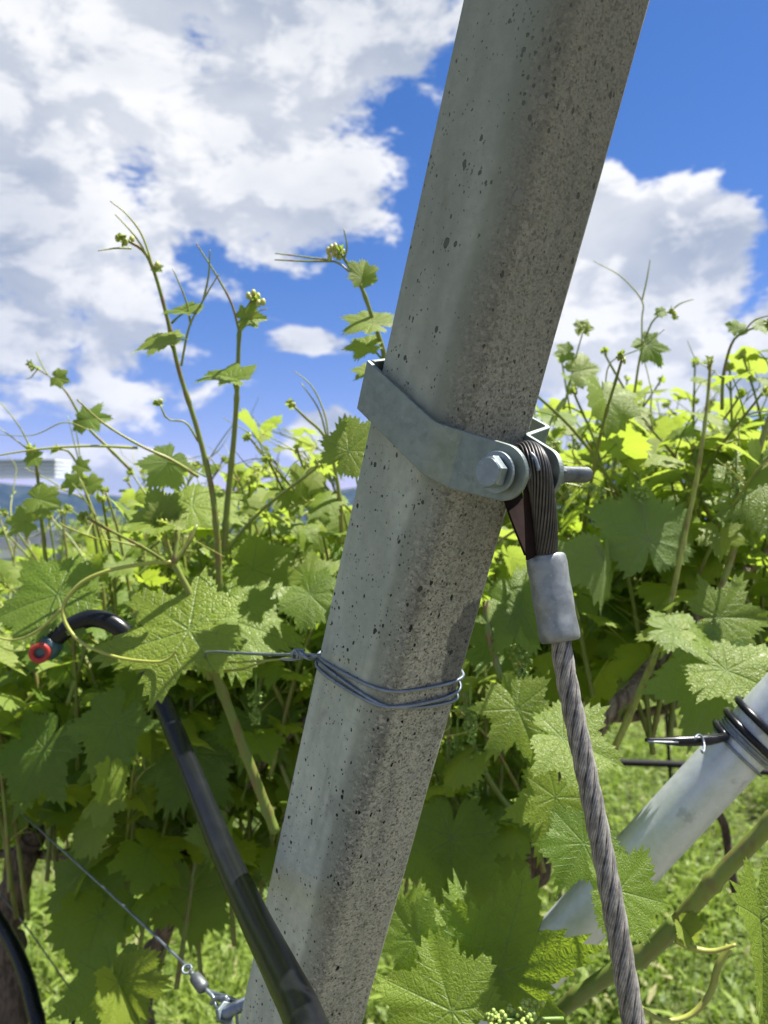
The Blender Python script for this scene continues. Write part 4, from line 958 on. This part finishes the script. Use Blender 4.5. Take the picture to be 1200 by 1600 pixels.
fill(VC, 30, (540, 900), (.92, 1.5), (.70, 1.0), (1.35, 1.58), keep_right, 3, sizes=(.048, .026))
fill(VR, 84, (850, 1290), (.98, 1.6), (1.09, 1.18), (1.48, 1.68), keep_right, 4, sizes=(.044, .030))
fill(VR, 20, (880, 1260), (.90, 1.05), (1.12, 1.20), (1.45, 1.6), keep_right, 7, sizes=(.050, .034))
fill(VC, 16, (620, 940), (.80, .95), (.84, 1.0), (1.12, 1.25), keep_right, 8, sizes=(.052, .040))
fill(VL, 12, (-60, 330), (.92, 1.2), (.70, .85), (1.1, 1.28), keep_left, 6, sizes=(.054, .040))

# ---- trunks and old canes
def trunk(root, pts, r, seed, col=.0, name='trunk'):
    rng = np.random.default_rng(seed); P = smooth(pts, 10); n = len(P); m = MB()
    P = P + rng.normal(0, .0015, P.shape); rad = np.interp(np.linspace(0, 1, n), np.linspace(0, 1, len(r)), r) * (1 + .12 * np.sin(np.arange(n) * 1.3) + .08 * rng.standard_normal(n))
    m.tube(P, rad, 14, col=(col, 0, 0)); o = m.build(name, M_BARK); return under(o, root)
bl = np.array(VL.location)
trunk(VL, [bl + [0, 0, -.05], bl + [.02, 0, .35], at(225, 1530, 1.22), at(255, 1455, 1.15), at(300, 1330, 1.1)], [.020, .016, .014, .012], 1, .35)
trunk(VL, [at(300, 1330, 1.1), at(120, 1250, 1.3), at(-60, 1190, 1.6)], [.012, .009, .007], 2, .2, 'cane'); trunk(VL, [at(300, 1330, 1.1), at(420, 1180, 1.0), at(560, 1060, 1.0)], [.010, .008, .006], 3, .5, 'cane')
bc = np.array(VC.location); trunk(VC, [bc + [0, 0, -.05], bc + [0, 0, .4], at(800, 1420, 1.0), at(835, 1350, .92), at(825, 1310, .88)], [.022, .018, .022, .016], 4, .0)
trunk(VC, [at(825, 1310, .88), at(870, 1240, .86), at(935, 1135, .84), at(1020, 1040, .86), at(1100, 950, .90), at(1210, 855, .98)], [.009, .008, .0085, .0075, .006], 5, .75, 'cane')
br = np.array(VR.location); trunk(VR, [br + [0, 0, -.05], br + [.01, 0, .5], br + [-.01, 0, 1.0], at(1120, 960, .95)], [.012, .011, .012, .010], 6, .1)

trunk(VR, [at(850, 1110, 1.2), at(980, 1120, 1.22), at(1120, 1085, 1.2), at(1300, 1095, 1.2)], [.006, .0085, .009, .008], 11, .4, 'cane')
trunk(VR, [at(1300, 1095, 1.2), at(1420, 1120, 1.2), br + [0, 0, .9]], [.009, .010, .011], 12, .2, 'cane')
trunk(VL, [at(-120, 1330, 1.25), at(100, 1335, 1.2), at(300, 1330, 1.1)], [.006, .0085, .010], 13, .3, 'cane')
# ---- the rest of the rows: prototypes copied
def proto(seed, lod, label, n=26, sizes=(.058, .03), loc=(0, 0), w_=.5, zt=1.62):
    root = vine_root('grapevine', loc[0], loc[1], label); rng = np.random.default_rng(seed); x0, y0 = loc
    t = MB(); P = smooth([[x0, y0, -.05], [x0 + .02, y0, .35], [x0 - .01, y0 + .02, .78]], 8); t.tube(P + rng.normal(0, .002, P.shape), [.024, .017, .02], 10); root_c = t.build('trunk', M_BARK, root)
    for s in (-1, 1):
        c = MB(); c.tube(smooth([[x0, y0, .78], np.array([x0, y0, .86]) + DIRR * .2 * s, np.array([x0, y0, .84]) + DIRR * w_ * s], 6), [.011, .008, .006], 8, col=(.3, 0, 0)); c.build('cane', M_BARK, root)
    for i in range(n):
        b = np.array([x0, y0, .84]) + DIRR * rng.uniform(-w_, w_); L = rng.uniform(.5, zt - .84); ln = rng.normal(0, .4, 3); ln[2] = 0
        shoot(root, [b, b + [0, 0, L * .4] + ln * .1, b + [0, 0, L * .8] + ln * .26, b + [0, 0, L] + ln * .45], .0045, .002, seed * 50 + i, sizes, .062, lod, tend=.2)
    return root
def copy_tree(o, parent=None):
    c = o.copy(); S.collection.objects.link(c); c.parent = parent
    for ch in o.children: copy_tree(ch, c)
    return c
base0 = np.array([-.15, .55, 0]); PERP = np.array([.737, .676, 0])
GRP = 'vines of the rows stretching away behind the near ones'
cnt = 0
protos = []
spots = []
for t in (1.9, 2.8, 3.7, 4.7, 5.8): spots.append(base0 + DIRR * t)
for rowk in (1, 2, 3, 4):
    for t in np.arange(-2.6, 9, 1.0):
        p = base0 + PERP * 2.2 * rowk + DIRR * t
        x, y, d = proj(p + np.array([0, 0, 1.2]))
        if d > 1.6 and -150 < x < 1350: spots.append(p)
where = {}
for i, p in enumerate(spots):
    x, y, d = proj(p + np.array([0, 0, 1.4])); p = p.copy()
    if len(protos) < 3: o = proto(100 + i, 2, 'x', loc=(p[0], p[1]), zt=1.52); protos.append(o)
    else:
        o = copy_tree(protos[i % 3]); o.location = (p[0], p[1], 0); o.rotation_euler = (0, 0, 0 if i % 2 else math.pi)
    o['group'] = GRP; o['label'] = 'green vine in the background rows behind the near foliage'; o['category'] = 'grapevine'

# ---- small near things bottom left and right
line_obj('drip_hose', 'black drip pipe curving down at bottom left corner', 'hose', [at(-30, 1400, 1.1), at(8, 1455, 1.05), at(35, 1510, 1.0), at(52, 1570, .96), at(62, 1640, .94), at(60, 1900, .95)], .0095, M_PIPE, 18)
VB = vine_root('grapevine', *(at(28, 1600, 1.15)[:2]), 'old dark trunked vine standing at the bottom left corner')
bb = np.array(VB.location); trunk(VB, [bb + [0, 0, -.05], bb + [0, 0, .30], at(22, 1560, 1.2), at(12, 1430, 1.2), at(42, 1335, 1.2), at(60, 1290, 1.2)], [.024, .026, .024, .020, .015], 9, .0)
shoot(VB, [at(60, 1290, 1.2), at(65, 1200, 1.2), at(40, 1080, 1.2)], .004, .002, 901, (.06, .04), .07, 1, keep=keep_left, tip=False)
line_obj('support_stake', 'thin dark stake standing in grass at bottom left', 'stake', [at(108, 1700, 1.1), at(114, 1600, 1.1), at(128, 1520, 1.1)], .0035, M_PIPE, 8)
line_obj('guide_wire', 'short grey wire hooked on the dark stake, bottom left', 'wire', [at(128, 1528, 1.1), at(150, 1560, 1.12), at(172, 1600, 1.14), at(260, 1790, 1.2)], .0014, M_WIRE, 6)
line_obj('guide_wire', 'thin slack wire crossing the dark trunk at left edge', 'wire', [at(-20, 1370, 1.1), at(10, 1410, 1.1), at(50, 1460, 1.12), at(120, 1560, 1.2)], .0012, M_WIRE, 6)
line_obj('drip_hose', 'dark horizontal drip line in the row beyond the rope', 'hose', [at(820, 1180, 2.2), at(945, 1190, 2.2), at(1085, 1196, 2.2), at(1290, 1215, 2.2)], .0105, M_DULL, 12)
line_obj('support_stake', 'slim black stake upright beyond rope, right', 'stake', [at(1056, 1320, 2.3), at(1045, 1180, 2.3), at(1038, 1050, 2.3)], .006, M_PIPE, 8)
line_obj('vine_stem', 'knobbly dark stem seen under the galvanised strut', 'stem', [at(1150, 1400, 1.5), at(1138, 1330, 1.5), at(1132, 1290, 1.5), at(1112, 1235, 1.5), at(1120, 1100, 1.5)], .0085, M_BARK, 10)

# ---- ribbed metal roofs seen far left
def ribbed(m, a, b, upv, h, depth, ribs):
    a, b = np.asarray(a), np.asarray(b); upv = nrm(upv); dn = nrm(np.cross(b - a, upv)); n = ribs * 4
    V = []
    for s in (0, 1):
        for e in (a, b):
            for i in range(n + 1): V.append(e + upv * (h * i / n) + dn * ((.05 if (i % 4) in (1, 2) else 0.) + s * depth))
    k = n + 1; F = []
    for i in range(n): F.append((i, i + 1, k + i + 1, k + i)); F.append((2 * k + i, 3 * k + i, 3 * k + i + 1, 2 * k + i + 1))
    F += [(0, k, 3 * k, 2 * k), (n, 2 * k + n, 3 * k + n, k + n)] + [(i, 2 * k + i, 2 * k + i + 1, i + 1) for i in range(n)] + [(k + i, k + i + 1, 3 * k + i + 1, 3 * k + i) for i in range(n)]
    m.poly(V, F)
sh = empty('metal_shed', at(0, 900, 14) * np.array([1, 1, 0])); tag(sh, 'long low ribbed metal shed roof far left beyond the vines', 'shed')
m = MB(); ribbed(m, at(-260, 875, 12), at(300, 838, 17), (0, .3, 1), .36, .03, 7); recalc(m.build('roof', M_SHEET, sh, shade=False))
m = MB(); a, b = at(-260, 876, 12.1), at(300, 839, 17.1); dn = nrm(np.cross(b - a, [0, 0, 1])); 
c_ = (a + b) / 2; m.box(np.array([c_[0], c_[1], .62]) - dn * .6, (b - a) * .49, dn * .5, np.array([0, 0, .66])); m.build('wall', M_SHEET, sh, shade=False)
cp = empty('metal_canopy', at(-90, 900, 15) * np.array([1, 1, 0])); tag(cp, 'ribbed metal canopy edge against the clouds at far left', 'canopy')
m = MB(); a, b = at(-260, 746, 15), at(86, 745, 15)
for i in range(5): m.box((a + b) / 2 + np.array([0, .4, .03 + .082 * i]), (b - a) / 2, np.array([0, .4, .02]), np.array([0, 0, .024]))
m.build('roof', mat('pale_slats', lambda k: principled(k, (.62, .66, .70), .5)), cp, shade=False)
for xx in (-240, -70):
    m = MB(); p = at(xx, 746, 15.4); m.box([p[0], p[1], p[2] / 2], [.05, 0, 0], [0, .05, 0], [0, 0, p[2] / 2]); m.build('post', M_SHEET, cp, shade=False)

# ------------------------------------------------------------------ grass and weeds
def grass():
    rng = np.random.default_rng(11); m = MB()
    N = 130000
    d = 1.5 + 9 * rng.random(N) ** 1.7; x = (rng.random(N) * 1.5 - .75) * d * .95
    clump = np.sin(x * 5.1 + 1.3 * np.sin(d * 4)) * np.sin(d * 6.3 + 2 * np.sin(x * 3)) + rng.normal(0, .5, N)
    kind = rng.random(N) < .5
    keepm = (clump + rng.normal(0, .35, N)) > -.35; d, x, clump, kind = d[keepm], x[keepm], clump[keepm], kind[keepm]; N = len(d)
    h = np.where(kind, rng.uniform(.05, .17, N), rng.uniform(.03, .12, N)) * (1 + .45 * np.clip(clump, -1, 1)); wd = np.where(kind, rng.uniform(.0012, .0028, N), rng.uniform(.005, .015, N)) * (.7 + .12 * d)
    a = rng.uniform(0, 6.28, N); ln = rng.uniform(.1, .9, N) * h; b = np.stack([x, d, np.zeros(N) - .01], -1)
    side = np.stack([np.cos(a), np.sin(a), 0 * a], -1) * wd[:, None]; la = a + np.pi / 2 + rng.normal(0, .5, N); lean = np.stack([np.cos(la), np.sin(la), 0 * a], -1)
    low = np.where(kind, 0., .5)[:, None]
    p0 = b + np.array([0, 0, 1.]) * (h[:, None] * low); 
    V = np.stack([p0 - side * np.where(kind, 1, .2)[:, None], p0 + side * np.where(kind, 1, .2)[:, None],
                  p0 + side * np.where(kind, .8, 1.)[:, None] + np.array([0, 0, 1.]) * h[:, None] * np.where(kind, .6, .18)[:, None] + lean * ln[:, None] * .4,
                  p0 - side * np.where(kind, .8, 1.)[:, None] + np.array([0, 0, 1.]) * h[:, None] * np.where(kind, .6, .18)[:, None] + lean * ln[:, None] * .4,
                  p0 + np.array([0, 0, 1.]) * h[:, None] * np.where(kind, 1, .22)[:, None] + lean * ln[:, None]], 1)
    i = np.arange(N)[:, None] * 5
    dry = (rng.random(N) < .10) * rng.uniform(.3, 1, N); g_ = np.clip(.5 + .3 * clump + rng.normal(0, .2, N), 0, 1)
    col = np.repeat(np.stack([dry, g_, 0 * g_, 0 * g_ + 1], -1), 5, axis=0)
    m.add(V.reshape(-1, 3), [i + np.array([[0, 1, 2, 3]]), i + np.array([[3, 2, 4]])], None, col)
    tag(m.build('grass', M_GRASS), 'lush green grass and weeds covering ground between the rows', 'grass', kind='stuff')
grass()
# ------------------------------------------------------------------ haze of the valley air
def haze():
    m = MB(); m.box([0, 1000, 115], [5200, 0, 0], [0, 4600, 0], [0, 0, 255])
    hz = bpy.data.materials.new('valley_haze'); hz.use_nodes = True; hz.node_tree.nodes.clear(); k = NT(hz.node_tree)
    v = k.n('ShaderNodeVolumePrincipled'); v.inputs['Color'].default_value = (.10, .24, .85, 1); v.inputs['Density'].default_value = .00007; v.inputs['Anisotropy'].default_value = .0
    o = k.n('ShaderNodeOutputMaterial'); hz.node_tree.links.new(v.outputs[0], o.inputs['Volume'])
    ob = m.build('haze', hz, shade=False); tag(ob, 'thin blue valley haze veiling the far hills', 'haze', kind='stuff'); return ob
haze()
